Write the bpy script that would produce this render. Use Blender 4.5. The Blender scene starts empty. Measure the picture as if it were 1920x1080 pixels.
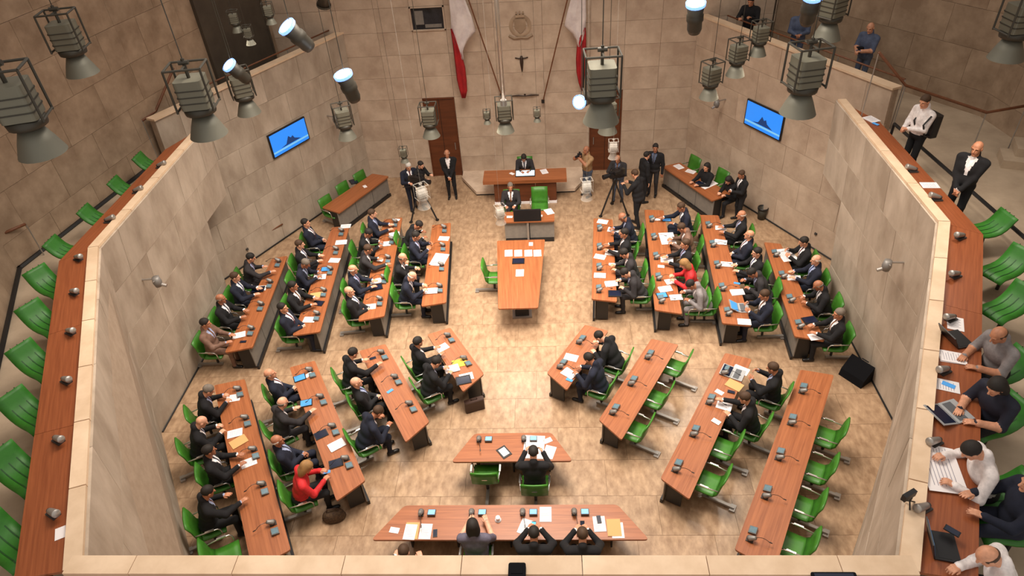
import bpy, math, random
import numpy as np
from mathutils import Vector, Matrix
random.seed(7)
SC = bpy.context.scene
COL = SC.collection
# ------------------------------------------------------------------ camera
CAM = np.array([0.90758, 0.0, 11.36657]); FPX = 1267.337
_yaw, _pit, _rol = -0.0802, 0.66575, -0.0747
def _rot():
    cy, sy = math.cos(_yaw), math.sin(_yaw)
    fwd = np.array([sy*math.cos(_pit), cy*math.cos(_pit), -math.sin(_pit)])
    right = np.array([cy, -sy, 0.0]); up = np.cross(right, fwd)
    c, s = math.cos(_rol), math.sin(_rol)
    return c*right+s*up, -s*right+c*up, fwd
RGT, UPV, FWD = _rot()
cd = bpy.data.cameras.new('camera'); cam = bpy.data.objects.new('camera', cd); COL.objects.link(cam)
cd.sensor_width = 36; cd.lens = FPX/1920*36; cd.clip_end = 200
cam.matrix_world = Matrix(((RGT[0], UPV[0], -FWD[0], CAM[0]), (RGT[1], UPV[1], -FWD[1], CAM[1]), (RGT[2], UPV[2], -FWD[2], CAM[2]), (0, 0, 0, 1)))
SC.camera = cam
# ------------------------------------------------------------------ world, big lights, exposure
w = bpy.data.worlds.new('world'); SC.world = w; w.use_nodes = True
w.node_tree.nodes['Background'].inputs[0].default_value = (1.0, 0.93, 0.85, 1)
w.node_tree.nodes['Background'].inputs[1].default_value = 0.78
def area(name, loc, size, power, col=(1, .9, .78), size_y=None, spread=180, aim=(0, 0, -1)):
    l = bpy.data.lights.new(name, 'AREA'); l.energy = power; l.color = col; l.size = size; l.spread = math.radians(spread)
    if size_y: l.shape = 'RECTANGLE'; l.size_y = size_y
    o = bpy.data.objects.new(name, l); COL.objects.link(o); o.location = loc
    o.rotation_euler = Vector(aim).to_track_quat('-Z', 'Y').to_euler()
    return o
area('ceiling_light', (0, 11.2, 13.5), 4.5, 1150, (1, .89, .77), 6.0, 105)  # unseen fill light added overhead to brighten the chamber
SC.view_settings.view_transform = 'Standard'; SC.view_settings.look = 'None'
SC.view_settings.exposure = -0.08; SC.view_settings.gamma = 1; SC.view_settings.use_curve_mapping = False

# ------------------------------------------------------------------ pixel helpers (measured positions on a known plane)
def ray(px, py):
    return RGT*(px-960)/FPX - UPV*(py-540)/FPX + FWD
def at(px, py, z):
    v = ray(px, py); t = (z-CAM[2])/v[2]; p = CAM+v*t; return Vector(p)
def atY(px, py, Y):
    v = ray(px, py); return Vector(CAM+v*(Y/v[1]))
def atD(px, py, d):
    v = ray(px, py); return Vector(CAM+v/np.linalg.norm(v)*d)

# ------------------------------------------------------------------ materials
MATS = {}
def mat(name, col, rough=.5, metal=0.0, var=0.0, noise=None, emit=None, trans=0.0, spec=None, bump=0.0, alpha=1.0):
    """noise = (scale, colour2, detail, stretch) ; var = per-object brightness jitter"""
    if name in MATS: return MATS[name]
    m = bpy.data.materials.new(name); m.use_nodes = True; nt = m.node_tree; b = nt.nodes['Principled BSDF']
    c = (*col, 1)
    b.inputs['Base Color'].default_value = c; b.inputs['Roughness'].default_value = rough; b.inputs['Metallic'].default_value = metal
    if spec is not None: b.inputs['Specular IOR Level'].default_value = spec
    if trans: b.inputs['Transmission Weight'].default_value = trans
    out = None
    tc = None
    if noise:
        sc, c2, det, st = noise
        tc = nt.nodes.new('ShaderNodeTexCoord'); mp = nt.nodes.new('ShaderNodeMapping'); mp.inputs['Scale'].default_value = st
        nz = nt.nodes.new('ShaderNodeTexNoise'); nz.inputs['Scale'].default_value = sc; nz.inputs['Detail'].default_value = det
        nz.inputs['Roughness'].default_value = .62
        nt.links.new(tc.outputs['Object'], mp.inputs[0]); nt.links.new(mp.outputs[0], nz.inputs['Vector'])
        if var:
            oi0 = nt.nodes.new('ShaderNodeObjectInfo'); cb = nt.nodes.new('ShaderNodeCombineXYZ'); ml = nt.nodes.new('ShaderNodeMath'); ml.operation = 'MULTIPLY'; ml.inputs[1].default_value = 60
            nt.links.new(oi0.outputs['Random'], ml.inputs[0])
            for i in range(3): nt.links.new(ml.outputs[0], cb.inputs[i])
            nt.links.new(cb.outputs[0], mp.inputs['Location'])
        rp = nt.nodes.new('ShaderNodeValToRGB'); rp.color_ramp.elements[0].position = .36; rp.color_ramp.elements[1].position = .66
        rp.color_ramp.elements[0].color = c; rp.color_ramp.elements[1].color = (*c2, 1)
        nt.links.new(nz.outputs['Fac'], rp.inputs[0]); out = rp.outputs[0]
        if bump:
            bp = nt.nodes.new('ShaderNodeBump'); bp.inputs['Strength'].default_value = bump; bp.inputs['Distance'].default_value = .02
            nt.links.new(nz.outputs['Fac'], bp.inputs['Height']); nt.links.new(bp.outputs[0], b.inputs['Normal'])
    if var:
        oi = nt.nodes.new('ShaderNodeObjectInfo'); mr = nt.nodes.new('ShaderNodeMapRange')
        mr.inputs['To Min'].default_value = 1-var; mr.inputs['To Max'].default_value = 1+var
        nt.links.new(oi.outputs['Random'], mr.inputs['Value'])
        mx = nt.nodes.new('ShaderNodeVectorMath'); mx.operation = 'MULTIPLY'
        if out: nt.links.new(out, mx.inputs[0])
        else: mx.inputs[0].default_value = col
        cb2 = nt.nodes.new('ShaderNodeCombineXYZ')
        for i in range(3): nt.links.new(mr.outputs[0], cb2.inputs[i])
        nt.links.new(cb2.outputs[0], mx.inputs[1]); out = mx.outputs[0]
    if out: nt.links.new(out, b.inputs['Base Color'])
    if emit:
        b.inputs['Emission Color'].default_value = (*emit[0], 1); b.inputs['Emission Strength'].default_value = emit[1]
    MATS[name] = m; return m
def srgb(r, g, b):
    f = lambda v: ((v/255+.055)/1.055)**2.4 if v > 10 else v/255/12.92
    return (f(r), f(g), f(b))
STONE = mat('limestone', srgb(182, 158, 137), .75, var=.05, noise=(1.9, srgb(208, 186, 164), 8, (1, 1, 1)), bump=.06)
STONE2 = mat('limestone_grey', srgb(164, 147, 129), .75, var=.06, noise=(1.6, srgb(198, 182, 164), 9, (1, 1, .45)), bump=.06)
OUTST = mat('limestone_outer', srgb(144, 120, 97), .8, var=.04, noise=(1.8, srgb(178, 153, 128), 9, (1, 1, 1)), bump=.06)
JOINT = mat('stone_joint', srgb(178, 158, 138), .9, noise=(6, srgb(166, 146, 126), 3, (1, 1, 1)))
CAP = mat('rim_stone', srgb(214, 184, 152), .6, var=.05, noise=(2.2, srgb(232, 204, 174), 6, (1, 1, 1)))
FLOORM = mat('floor_stone', srgb(146, 117, 91), .28, var=.04, noise=(8.5, srgb(183, 153, 123), 12, (1, .5, 1)), spec=.5)
FJOINT = mat('floor_joint', srgb(140, 112, 86), .7, noise=(6, srgb(140, 112, 84), 3, (1, 1, 1)))
GFLOOR = mat('gallery_floor_stone', srgb(170, 150, 128), .6, noise=(1.5, srgb(192, 172, 148), 6, (1, 1, 1)))
def woodmat(name, c1, c2, rough=.38):
    if name in MATS: return MATS[name]
    m = mat(name, c1, rough, noise=(3.0, c2, 5, (1, 1, 1)))
    for n in m.node_tree.nodes:
        if n.type == 'MAPPING': n.inputs['Scale'].default_value = (.35, 9, 3)
    return m
WOOD = woodmat('desk_wood', srgb(140, 80, 46), srgb(168, 102, 62))
WOODG = woodmat('gallery_wood', srgb(132, 70, 40), srgb(156, 88, 52))
DOORW = woodmat('door_wood', srgb(92, 48, 24), srgb(112, 60, 32), .5)
RAILW = woodmat('rail_wood', srgb(104, 62, 38), srgb(122, 74, 46), .5)
PANEL = mat('panel_grey', srgb(122, 116, 110), .5, noise=(9, srgb(132, 126, 118), 3, (1, 1, 1)))
MATTE = mat('matte_black', srgb(13, 13, 17), .92, spec=.2)
BLACK = mat('black_metal', srgb(28, 27, 28), .45)
BLACKP = mat('black_plastic', srgb(24, 24, 27), .4)
GREEN = mat('green_leather', srgb(54, 112, 30), .45, noise=(5, srgb(66, 128, 38), 3, (1, 1, 1)))
GREEN2 = mat('green_seat_shell', srgb(44, 108, 30), .5, noise=(5, srgb(54, 124, 36), 3, (1, 1, 1)))
DGREEN = mat('green_seam', srgb(22, 74, 18), .6)
CHROME = mat('chrome', srgb(214, 210, 206), .25, metal=.85)
STEEL = mat('steel', srgb(168, 162, 156), .4, metal=.6)
PODG = mat('pod_grey', srgb(134, 130, 126), .45, metal=.3)
PODD = mat('pod_dark', srgb(62, 58, 56), .5)
PADB = mat('pad_screen', srgb(86, 112, 124), .25, noise=(9, srgb(104, 130, 140), 2, (1, 1, 1)))
PADL = mat('pad_screen_lit', srgb(120, 180, 240), .3, emit=((.20, .52, 1.0), .9))
PADF = mat('pad_frame', srgb(96, 90, 86), .5)
PAPER = mat('paper_white', srgb(238, 232, 232), .7, var=.03)
KRAFT = mat('paper_kraft', srgb(206, 162, 104), .7, var=.05)
YELLOW = mat('paper_yellow', srgb(232, 190, 70), .7)
PRINT = mat('print_grey', srgb(150, 146, 158), .8)
LAMPG = mat('lamp_grey', srgb(112, 109, 95), .5, metal=.25, var=.08)
LAMPD = mat('lamp_dark', srgb(62, 58, 50), .5, metal=.3)
LAMPL = mat('lamp_reflector', srgb(112, 110, 98), .55, metal=.3, var=.08)
LENS = mat('lamp_lens', (.9, .95, 1), .3, emit=((.82, .92, 1.0), 14))
LENSB = mat('lamp_lens_halo', (.3, .5, .95), .3, emit=((.16, .36, 1.0), 1.6))
GLASS = mat('lamp_glass', srgb(205, 200, 192), .15, trans=.75)
RED = mat('flag_red', srgb(176, 26, 30), .8, noise=(4, srgb(150, 20, 26), 3, (1, 1, 1)))
WHITEF = mat('flag_white', srgb(226, 214, 210), .8, noise=(4, srgb(206, 192, 190), 3, (1, 1, 1)))
DKGLASS = mat('dark_glass', srgb(24, 26, 32), .2, noise=(3, srgb(48, 50, 56), 4, (1, 1, 1)))
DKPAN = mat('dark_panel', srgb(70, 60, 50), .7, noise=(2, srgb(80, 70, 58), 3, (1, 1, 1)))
BRONZE = mat('bronze', srgb(52, 34, 24), .5)
TVB = mat('tv_screen', srgb(30, 110, 220), .25, emit=((.035, .26, .86), .85))
TVM = mat('tv_mountain', srgb(22, 50, 100), .4, emit=((.01, .05, .18), .6))
TVL = mat('tv_stripe', srgb(110, 180, 220), .4, emit=((.2, .5, .75), .7))
BROWNL = mat('brown_leather', srgb(58, 36, 26), .5)
WICKER = mat('bag_brown', srgb(88, 66, 44), .8, noise=(30, srgb(56, 40, 28), 3, (1, 1, 1)))
SCRB = mat('screen_blue', srgb(70, 140, 200), .3, emit=((.06, .25, .55), .5))
SCRD = mat('screen_dark', srgb(22, 30, 52), .2)
KEYS = mat('keyboard_grey', srgb(90, 92, 96), .5)
SILV = mat('laptop_silver', srgb(176, 178, 180), .4, metal=.3)
REDP = mat('print_red', srgb(220, 70, 30), .7)

# ------------------------------------------------------------------ mesh helpers
def tag(o, label=None, cat=None, group=None, kind=None):
    if label: o['label'] = label
    if cat: o['category'] = cat
    if group: o['group'] = group
    if kind: o['kind'] = kind
    return o
class MB:
    def __init__(s): s.v = []; s.f = []; s.m = []
    def add(s, v, f, mi=0):
        b = len(s.v); s.v += [tuple(x) for x in v]; s.f += [tuple(i+b for i in q) for q in f]; s.m += [mi]*len(f); return s
    def box(s, c, d, rz=0, mi=0, R=None):
        M = R if R is not None else Matrix.Rotation(rz, 3, 'Z'); c = Vector(c)
        P = [c+M@Vector((x*d[0]/2, y*d[1]/2, z*d[2]/2)) for z in (-1, 1) for x, y in ((-1, -1), (1, -1), (1, 1), (-1, 1))]
        return s.add(P, [(0, 3, 2, 1), (4, 5, 6, 7), (0, 1, 5, 4), (1, 2, 6, 5), (2, 3, 7, 6), (3, 0, 4, 7)], mi)
    def hexa(s, P, mi=0):   # 4 bottom, 4 top
        return s.add(P, [(0, 3, 2, 1), (4, 5, 6, 7), (0, 1, 5, 4), (1, 2, 6, 5), (2, 3, 7, 6), (3, 0, 4, 7)], mi)
    def prism(s, poly, z0, z1, mi=0):
        n = len(poly); P = [(p[0], p[1], z0) for p in poly]+[(p[0], p[1], z1) for p in poly]
        return s.add(P, [tuple(range(n-1, -1, -1)), tuple(range(n, 2*n))]+[(i, (i+1) % n, n+(i+1) % n, n+i) for i in range(n)], mi)
    def tube(s, pts, r, n=8, mi=0, caps=True):
        pts = [Vector(p) for p in pts]; rs = r if isinstance(r, (list, tuple)) else [r]*len(pts)
        b = len(s.v); up = None
        for i, p in enumerate(pts):
            d = (pts[min(i+1, len(pts)-1)]-pts[max(i-1, 0)]).normalized()
            if up is None:
                up = Vector((0, 0, 1)) if abs(d.z) < .9 else Vector((1, 0, 0))
            x = d.cross(up).normalized(); y = x.cross(d).normalized(); up = y
            for k in range(n):
                a = 2*math.pi*k/n; s.v.append(tuple(p+(x*math.cos(a)+y*math.sin(a))*rs[i]))
        for i in range(len(pts)-1):
            for k in range(n):
                s.f.append((b+i*n+k, b+i*n+(k+1) % n, b+(i+1)*n+(k+1) % n, b+(i+1)*n+k)); s.m.append(mi)
        if caps:
            s.f.append(tuple(b+k for k in range(n-1, -1, -1))); s.f.append(tuple(b+(len(pts)-1)*n+k for k in range(n))); s.m += [mi, mi]
        return s
    def lathe(s, prof, c=(0, 0, 0), n=20, mi=0, M=None):   # prof: (r,z)
        b = len(s.v); c = Vector(c)
        for r, z in prof:
            for k in range(n):
                a = 2*math.pi*k/n; p = Vector((r*math.cos(a), r*math.sin(a), z))
                if M is not None: p = M@p
                s.v.append(tuple(c+p))
        for i in range(len(prof)-1):
            for k in range(n):
                s.f.append((b+i*n+k, b+i*n+(k+1) % n, b+(i+1)*n+(k+1) % n, b+(i+1)*n+k)); s.m.append(mi)
        return s
    def sheet(s, rows, th, mi=0):   # rows: grid of points, thickened along averaged normal
        R, C = len(rows), len(rows[0]); G = [[Vector(p) for p in r] for r in rows]
        N = [[None]*C for _ in range(R)]
        for i in range(R):
            for j in range(C):
                du = G[i][min(j+1, C-1)]-G[i][max(j-1, 0)]; dv = G[min(i+1, R-1)][j]-G[max(i-1, 0)][j]
                N[i][j] = du.cross(dv).normalized()
        b = len(s.v)
        for k in (.5, -.5):
            for i in range(R):
                for j in range(C): s.v.append(tuple(G[i][j]+N[i][j]*th*k))
        q = R*C; ix = lambda i, j, t: b+t*q+i*C+j
        for i in range(R-1):
            for j in range(C-1):
                s.f.append((ix(i, j, 0), ix(i, j+1, 0), ix(i+1, j+1, 0), ix(i+1, j, 0))); s.f.append((ix(i, j, 1), ix(i+1, j, 1), ix(i+1, j+1, 1), ix(i, j+1, 1))); s.m += [mi, mi]
        for i in range(R-1):
            for j in (0, C-1):
                f = (ix(i, j, 0), ix(i+1, j, 0), ix(i+1, j, 1), ix(i, j, 1)); s.f.append(f if j == 0 else f[::-1]); s.m.append(mi)
        for j in range(C-1):
            for i in (0, R-1):
                f = (ix(i, j, 0), ix(i, j, 1), ix(i, j+1, 1), ix(i, j+1, 0)); s.f.append(f if i == 0 else f[::-1]); s.m.append(mi)
        return s
    def mesh(s, name, mats, smooth=False):
        me = bpy.data.meshes.new(name); me.from_pydata(s.v, [], s.f)
        for m in (mats if isinstance(mats, (list, tuple)) else [mats]): me.materials.append(m)
        if any(s.m): me.polygons.foreach_set('material_index', s.m)
        if smooth: me.polygons.foreach_set('use_smooth', [True]*len(me.polygons))
        me.update(); return me
    def build(s, name, mats, parent=None, smooth=False, loc=None):
        return obj(name, s.mesh(name, mats, smooth), parent, loc)
def obj(name, me, parent=None, loc=None):
    o = bpy.data.objects.new(name, me); COL.objects.link(o)
    if parent is not None: o.parent = parent
    if loc is not None: o.location = loc
    return o
def empty(name, loc=(0, 0, 0), rz=0):
    o = bpy.data.objects.new(name, None); COL.objects.link(o); o.location = loc; o.rotation_euler = (0, 0, rz); o.empty_display_size = .1
    return o
def copy_tree(o, parent=None):
    c = o.copy(); COL.objects.link(c); c.parent = parent
    for ch in list(o.children): copy_tree(ch, c)
    return c
def rounded(poly, r, n=4):
    out = []; N = len(poly)
    for i in range(N):
        p = Vector(poly[i]); a = (Vector(poly[i-1])-p).normalized(); b = (Vector(poly[(i+1) % N])-p).normalized()
        p0 = p+a*r; p1 = p+b*r
        for k in range(n+1):
            t = k/n; out.append(tuple((1-t)**2*p0+2*t*(1-t)*p+t*t*p1))
    return out
ORD = ['first', 'second', 'third', 'fourth', 'fifth', 'sixth', 'seventh', 'eighth', 'ninth', 'tenth']

# ------------------------------------------------------------------ structure
def bil(Q, u, v):
    A, B, C, D = Q   # bottom-left, bottom-right, top-right, top-left
    return (A*(1-u)+B*u)*(1-v)+(D*(1-u)+C*u)*v
def slabs(parent, Q, ub, vb, material, th=.05, gap=.0045, skip=None, off=True, name='stone_slab'):
    """stone slabs on the inner face of a wall: every slab its own object"""
    Q = [Vector(q) for q in Q]
    n = (Q[1]-Q[0]).cross(Q[3]-Q[0]).normalized()
    W = ((Q[1]-Q[0]).length+(Q[2]-Q[3]).length)/2; H = ((Q[3]-Q[0]).length+(Q[2]-Q[1]).length)/2
    gu, gv = gap/W/2*1.6, gap/H/2*1.6
    for r in range(len(vb)-1):
        us = ub[r % len(ub)]
        for c in range(len(us)-1):
            u0, u1, v0, v1 = us[c]+gu, us[c+1]-gu, vb[r]+gv, vb[r+1]-gv
            if skip and skip((us[c]+us[c+1])/2, (vb[r]+vb[r+1])/2): continue
            P = [bil(Q, u0, v0), bil(Q, u1, v0), bil(Q, u1, v1), bil(Q, u0, v1)]
            t = th*random.uniform(.94, 1.06)
            c0 = sum(P, Vector())/4
            MB().hexa([p-n*.01-c0 for p in P]+[p+n*t-c0 for p in P]).build(name, material, parent, loc=c0)
def brk(n, off=0.0):
    b = [0.0]+[(i+off)/n for i in range(1 if off == 0 else 0, n+1)]
    b = sorted(set([x for x in b if 0 < x < 1]+[0.0, 1.0])); return b
def lin(n): return [i/n for i in range(n+1)]
def S(o): o['kind'] = 'structure'; return o
ZR = 4.75; ZG = 3.95; YB = 20.85
# floor base + slabs
fl = S(MB().box((0, 12.2, -.09), (21, 19, .14)).build('floor', FJOINT))
fpoly = [(-4.3, 3.9), (4.3, 3.9), (7.95, 9.5), (7.95, 13.9), (8.8, 15.0), (5.5, 20.8), (-5.5, 20.8), (-8.8, 15.0), (-7.95, 13.9), (-7.95, 9.5)]
def inpoly(x, y):
    c = False; n = len(fpoly)
    for i in range(n):
        (x0, y0), (x1, y1) = fpoly[i], fpoly[(i+1) % n]
        if (y0 > y) != (y1 > y) and x < (x1-x0)*(y-y0)/(y1-y0)+x0: c = not c
    return c
slab_me = MB().box((0, 0, 0), (1.395, .845, .018)).mesh('floor_slab', FLOORM)
for r in range(21):
    y = 3.6+r*.85+.42
    for c in range(14):
        x = -9.6+c*1.4+(r % 3)*.466
        if any(inpoly(x+dx, y+dy) for dx in (-.7, 0, .7) for dy in (-.42, .42)):
            if abs(x) < 9.3: obj('floor_slab', slab_me, fl, (x, y, -.011))
# walls -------------------------------------------------------------
def wallsolid(name, Q, th, material):
    Q = [Vector(q) for q in Q]; n = (Q[1]-Q[0]).cross(Q[3]-Q[0]).normalized()
    A, B, C, D = Q
    o = MB().hexa([A-n*.005, B-n*.005, B-n*th, A-n*th, D-n*.005, C-n*.005, C-n*th, D-n*th]).build(name, material)
    return S(o)
# back wall
xb = [-5.45, -4.3, -3.22, -2.18, -.73, .73, 2.18, 3.22, 4.3, 5.45]
Qb = [(-7.6, YB+.05, 0), (7.6, YB+.05, 0), (7.6, YB+.05, 9.23), (-7.6, YB+.05, 9.23)]
back = wallsolid('wall_back', Qb, .3, JOINT)
ub = lambda xs: [(x+7.6)/15.2 for x in xs]
courses = [i*.71/9.23 for i in range(14)]
def bskip(u, v):
    x = u*15.2-7.6; z = v*9.23
    if 2.18 < abs(x) < 3.22 and z < 2.84: return True
    if -3.22 < x < -2.18 and 4.97 < z < 5.68: return True
    if abs(x) > 5.6 and z < 4.0: return True
    return False
slabs(back, Qb, [ub([-7.6, -6.5]+xb+[6.5, 7.6])], courses, STONE, skip=bskip)
for s, nm in ((-1, 'door_1'), (1, 'door_2')):
    d = S(MB().box((s*2.7, YB+.04, 1.42), (1.02, .05, 2.84)).build(nm, DOORW))
    MB().box((s*2.2, YB, 1.42), (.03, .06, 2.84)).box((s*3.2, YB, 1.42), (.03, .06, 2.84)).box((s*2.7, YB, 2.82), (1.0, .06, .03)).build('door_frame', DOORW, d)
    MB().tube([(s*2.32, YB-.03, 1.0), (s*2.32, YB-.03, 1.25)], .014).build('door_handle', STEEL, d)
    MB().box((s*2.7, YB+.01, 1.42), (.008, .02, 2.8)).build('door_gap', BLACK, d)
wn = S(MB().box((-2.7, YB+.045, 5.325), (1.03, .03, .70)).build('window_1', DKGLASS))
MB().box((-3.2, YB+.0, 5.325), (.04, .1, .7)).box((-2.2, YB, 5.325), (.04, .1, .7)).box((-2.7, YB, 5.66), (1.04, .1, .03)).box((-2.7, YB, 4.99), (1.04, .1, .03)).build('window_frame', STONE, wn)
MB().box((-2.55, YB+.02, 5.1), (.5, .02, .10)).box((-2.95, YB+.02, 5.35), (.25, .02, .4)).build('inner_panel', PANEL, wn)  # grey boxes modelled as the reflection in the window glass
# dais plinth
P_ = [(-2.15, YB), (-2.15, 20.4), (-1.6, 19.4), (1.65, 19.4), (2.2, 20.4), (2.2, YB)]
plinth = S(MB().prism(P_, .06, .16).build('trim_1', STONE))
MB().prism([(x*.985, y+.03) for x, y in P_], 0, .06).build('shadow_gap', BLACK, plinth)
for s in (-1, 1):
    sd = 'left' if s < 0 else 'right'
    def mq(Q):  # mirror a left-wall quad; keep normal towards the chamber
        return [Vector((-q[0], q[1], q[2])) for q in Q] if s < 0 else [Vector((-Q[i][0]*-1, Q[i][1], Q[i][2])) for i in (1, 0, 3, 2)]
    # screen wall (diagonal): listed for the right side, going from far end to near end
    Qt = [(5.45, 20.85, 0), (8.82, 14.85, 0), (8.62, 14.95, 5.0), (5.40, 20.85, 5.0)]
    def orient(Q):
        Q = [Vector((s*q[0], q[1], q[2])) for q in Q]
        n = (Q[1]-Q[0]).cross(Q[3]-Q[0]); c = sum(Q, Vector())/4
        if n.dot(Vector((0, 12.5, 2.5))-c) < 0: Q = [Q[1], Q[0], Q[3], Q[2]]
        return Q
    wt = wallsolid('wall_screen_'+sd, orient(Qt), .16, JOINT)
    slabs(wt, orient(Qt), [lin(5), brk(5, .5)], lin(6), STONE2 if s < 0 else STONE)
    cp = S(MB().hexa([Vector((s*a, b, z)) for z in (5.0, 5.05) for a, b in ((5.33, 20.86), (8.54, 14.86), (8.80, 14.98), (5.62, 20.86))]).build('trim_screen_'+sd, CAP))
    # side wall with doorway, leaning
    Qs = [(7.95, 9.5, 0), (7.95, 15.35, 0), (7.52, 15.15, ZR-.05), (7.46, 9.95, ZR-.05)]
    Qo = orient(Qs)
    zd = 2.75/(ZR-.05); ud = 4.35/5.75
    flip = (Qo[0] - Vector((s*7.95, 9.5, 0))).length > .01
    uu = lambda a: (1-a if flip else a)
    def sub(u0, u1, v0, v1):
        a, b = sorted((uu(u0), uu(u1))); return [bil(Qo, a, v0), bil(Qo, b, v0), bil(Qo, b, v1), bil(Qo, a, v1)]
    ws = S(bpy.data.objects.new('wall_'+sd, None)); COL.objects.link(ws)
    def seg(Q, th):
        Q = [Vector(q) for q in Q]; n = (Q[1]-Q[0]).cross(Q[3]-Q[0]).normalized(); A, B, C, D = Q
        return [A-n*.005, B-n*.005, B-n*th, A-n*th, D-n*.005, C-n*.005, C-n*th, D-n*th]
    m = MB().hexa(seg(sub(0, ud, 0, 1), .16)).hexa(seg(sub(ud, 1, zd, 1), .16)); m.build('wall_core', JOINT, ws)
    slabs(ws, sub(0, ud, 0, zd), [lin(3), brk(3, .5)], lin(3), STONE2)
    slabs(ws, sub(0, 1, zd, 1), [lin(4), brk(4, .5)], lin(2), STONE2)
    # passage behind the doorway
    wp = wallsolid('wall_passage_'+sd, orient([(8.82, 14.85, 0), (10.1, 12.6, 0), (10.1, 12.6, 3.8), (8.82, 14.85, 3.8)]), .16, JOINT)
    slabs(wp, orient([(8.82, 14.85, 0), (10.1, 12.6, 0), (10.1, 12.6, 3.8), (8.82, 14.85, 3.8)]), [lin(2), brk(2, .5)], lin(5), STONE2)
    # front diagonal wall
    Qf = orient([(4.2, 3.75, 0), (7.95, 9.5, 0), (7.46, 9.95, ZR-.05), (4.36, 3.83, ZR-.05)])
    wf = wallsolid('wall_front_'+sd, Qf, .16, JOINT)
    slabs(wf, Qf, [lin(4), brk(4, .5)], lin(5), STONE2)
    S(MB().tube([(s*5.40, 20.78, .03), (s*8.70, 14.90, .03)], .022, 5).build('baseboard_screen_'+sd, BLACK)); S(MB().tube([(s*7.88, 13.8, .02), (s*7.88, 9.55, .02)], .02, 5).build('baseboard_'+sd, BLACK))  # black tubes put in for the shadow gap along the wall foot
    # rim cap pieces
    def capseg(nm, a0, a1, b1, b0, n):
        cap = S(bpy.data.objects.new(nm, None)); COL.objects.link(cap)
        A0, A1, B1, B0 = [Vector((s*p[0], p[1], 0)) for p in (a0, a1, b1, b0)]
        for i in range(n):
            t0, t1 = i/n+.0012, (i+1)/n-.0012
            P = [A0.lerp(A1, t0), A0.lerp(A1, t1), B0.lerp(B1, t1), B0.lerp(B1, t0)]
            c0 = sum(P, Vector())/4+Vector((0, 0, ZR-.05)); 
            MB().hexa([p+Vector((0, 0, z-.0))-Vector((c0.x, c0.y, 0)) for z in (0, .05) for p in P]).build('cap_stone', CAP, cap, loc=c0)
        return cap
    capseg('trim_rim_'+sd, (7.44, 9.95), (7.50, 15.1), (7.68, 15.1), (7.62, 9.92), 4)
    capseg('trim_rim_front_'+sd, (4.29, 3.73), (7.44, 9.95), (7.62, 9.92), (4.47, 3.66), 6)
    # gallery floor
    S(MB().prism([(s*a, b) for a, b in ((7.6, 15.1), (7.6, 9.9), (4.5, 3.7), (4.5, 2.0), (12.6, 2.0), (12.6, 16), (9.2, 22), (5.6, 21.2), (8.78, 15.0))][::(1 if s < 0 else -1)], ZG-.15, ZG).build('floor_gallery_'+sd, GFLOOR))
    # gallery parapet inner board below the desk
    S(MB().hexa([Vector((s*a, b, z)) for z in (ZG, ZR-.05) for a, b in ((7.55, 15.1), (7.55, 9.95), (7.64, 9.93), (7.64, 15.1))]).build('wall_parapet_'+sd, STONE2))
    S(MB().hexa([Vector((s*a, b, z)) for z in (ZG, ZR-.05) for a, b in ((7.50, 9.95), (4.40, 3.83), (4.50, 3.78), (7.60, 9.9))]).build('wall_parapet_front_'+sd, STONE2))
    # gallery desk (wood), in two runs
    gd = empty('gallery_desk', (0, 0, 0))
    tag(gd, 'long reddish wooden counter behind the %s gallery rim' % sd, 'counter')
    zt = 4.68
    runs = [((7.64, 15.0), (7.63, 9.92), (8.02, 9.6), (8.02, 14.0), 3), ((7.63, 9.92), (4.48, 3.70), (5.02, 3.6), (8.02, 9.6), 3)]
    for (a0, a1, b1, b0, n) in runs:
        A0, A1, B1, B0 = [Vector((s*p[0], p[1], 0)) for p in (a0, a1, b1, b0)]
        ang = math.atan2((A1-A0).y, (A1-A0).x)
        for i in range(n):
            t0, t1 = i/n+.0004, (i+1)/n-.0004
            P = [A0.lerp(A1, t0), A0.lerp(A1, t1), B0.lerp(B1, t1), B0.lerp(B1, t0)]
            c0 = sum(P, Vector())/4; Ri = Matrix.Rotation(-ang, 3, 'Z')
            o = MB().hexa([Ri@(p-c0)+Vector((0, 0, z)) for z in (-.04, 0) for p in P]).build('counter_top', WOODG, gd, loc=(c0.x, c0.y, zt)); o.rotation_euler = (0, 0, ang)
        for i in range(n+1):
            t = i/n; p = A0.lerp(A1, t).lerp(B0.lerp(B1, t), .4); MB().box((p.x, p.y, (ZG+zt-.04)/2), (.06, .06, zt-.04-ZG), ang).build('counter_leg', BLACK, gd)
    # outer walls
    X = [(7.2, 21.6), (11.2, 15.6), (11.8, 9.6), (8.6, 2.5)] if s > 0 else [(7.3, 21.9), (8.90, 15.30), (9.75, 10.4), (8.8, 8.5), (6.0, 2.9)]
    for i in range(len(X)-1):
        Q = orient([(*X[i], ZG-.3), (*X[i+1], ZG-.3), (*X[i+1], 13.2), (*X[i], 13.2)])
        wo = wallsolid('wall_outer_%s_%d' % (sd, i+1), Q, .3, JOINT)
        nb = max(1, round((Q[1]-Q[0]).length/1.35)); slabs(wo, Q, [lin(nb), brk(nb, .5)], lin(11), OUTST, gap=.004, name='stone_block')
        if s < 0 and i >= 1:
            n_ = (Q[1]-Q[0]).cross(Q[3]-Q[0]).normalized()*.09; A_, B_ = Q[0]+n_, Q[1]+n_
            S(MB().tube([(A_.x, A_.y, ZG+.03), (B_.x, B_.y, ZG+.03)], .045, 6).build('baseboard_left_%d' % i, BLACK))  # black tube drawn as the dark shadow gap below the outer wall
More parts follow.
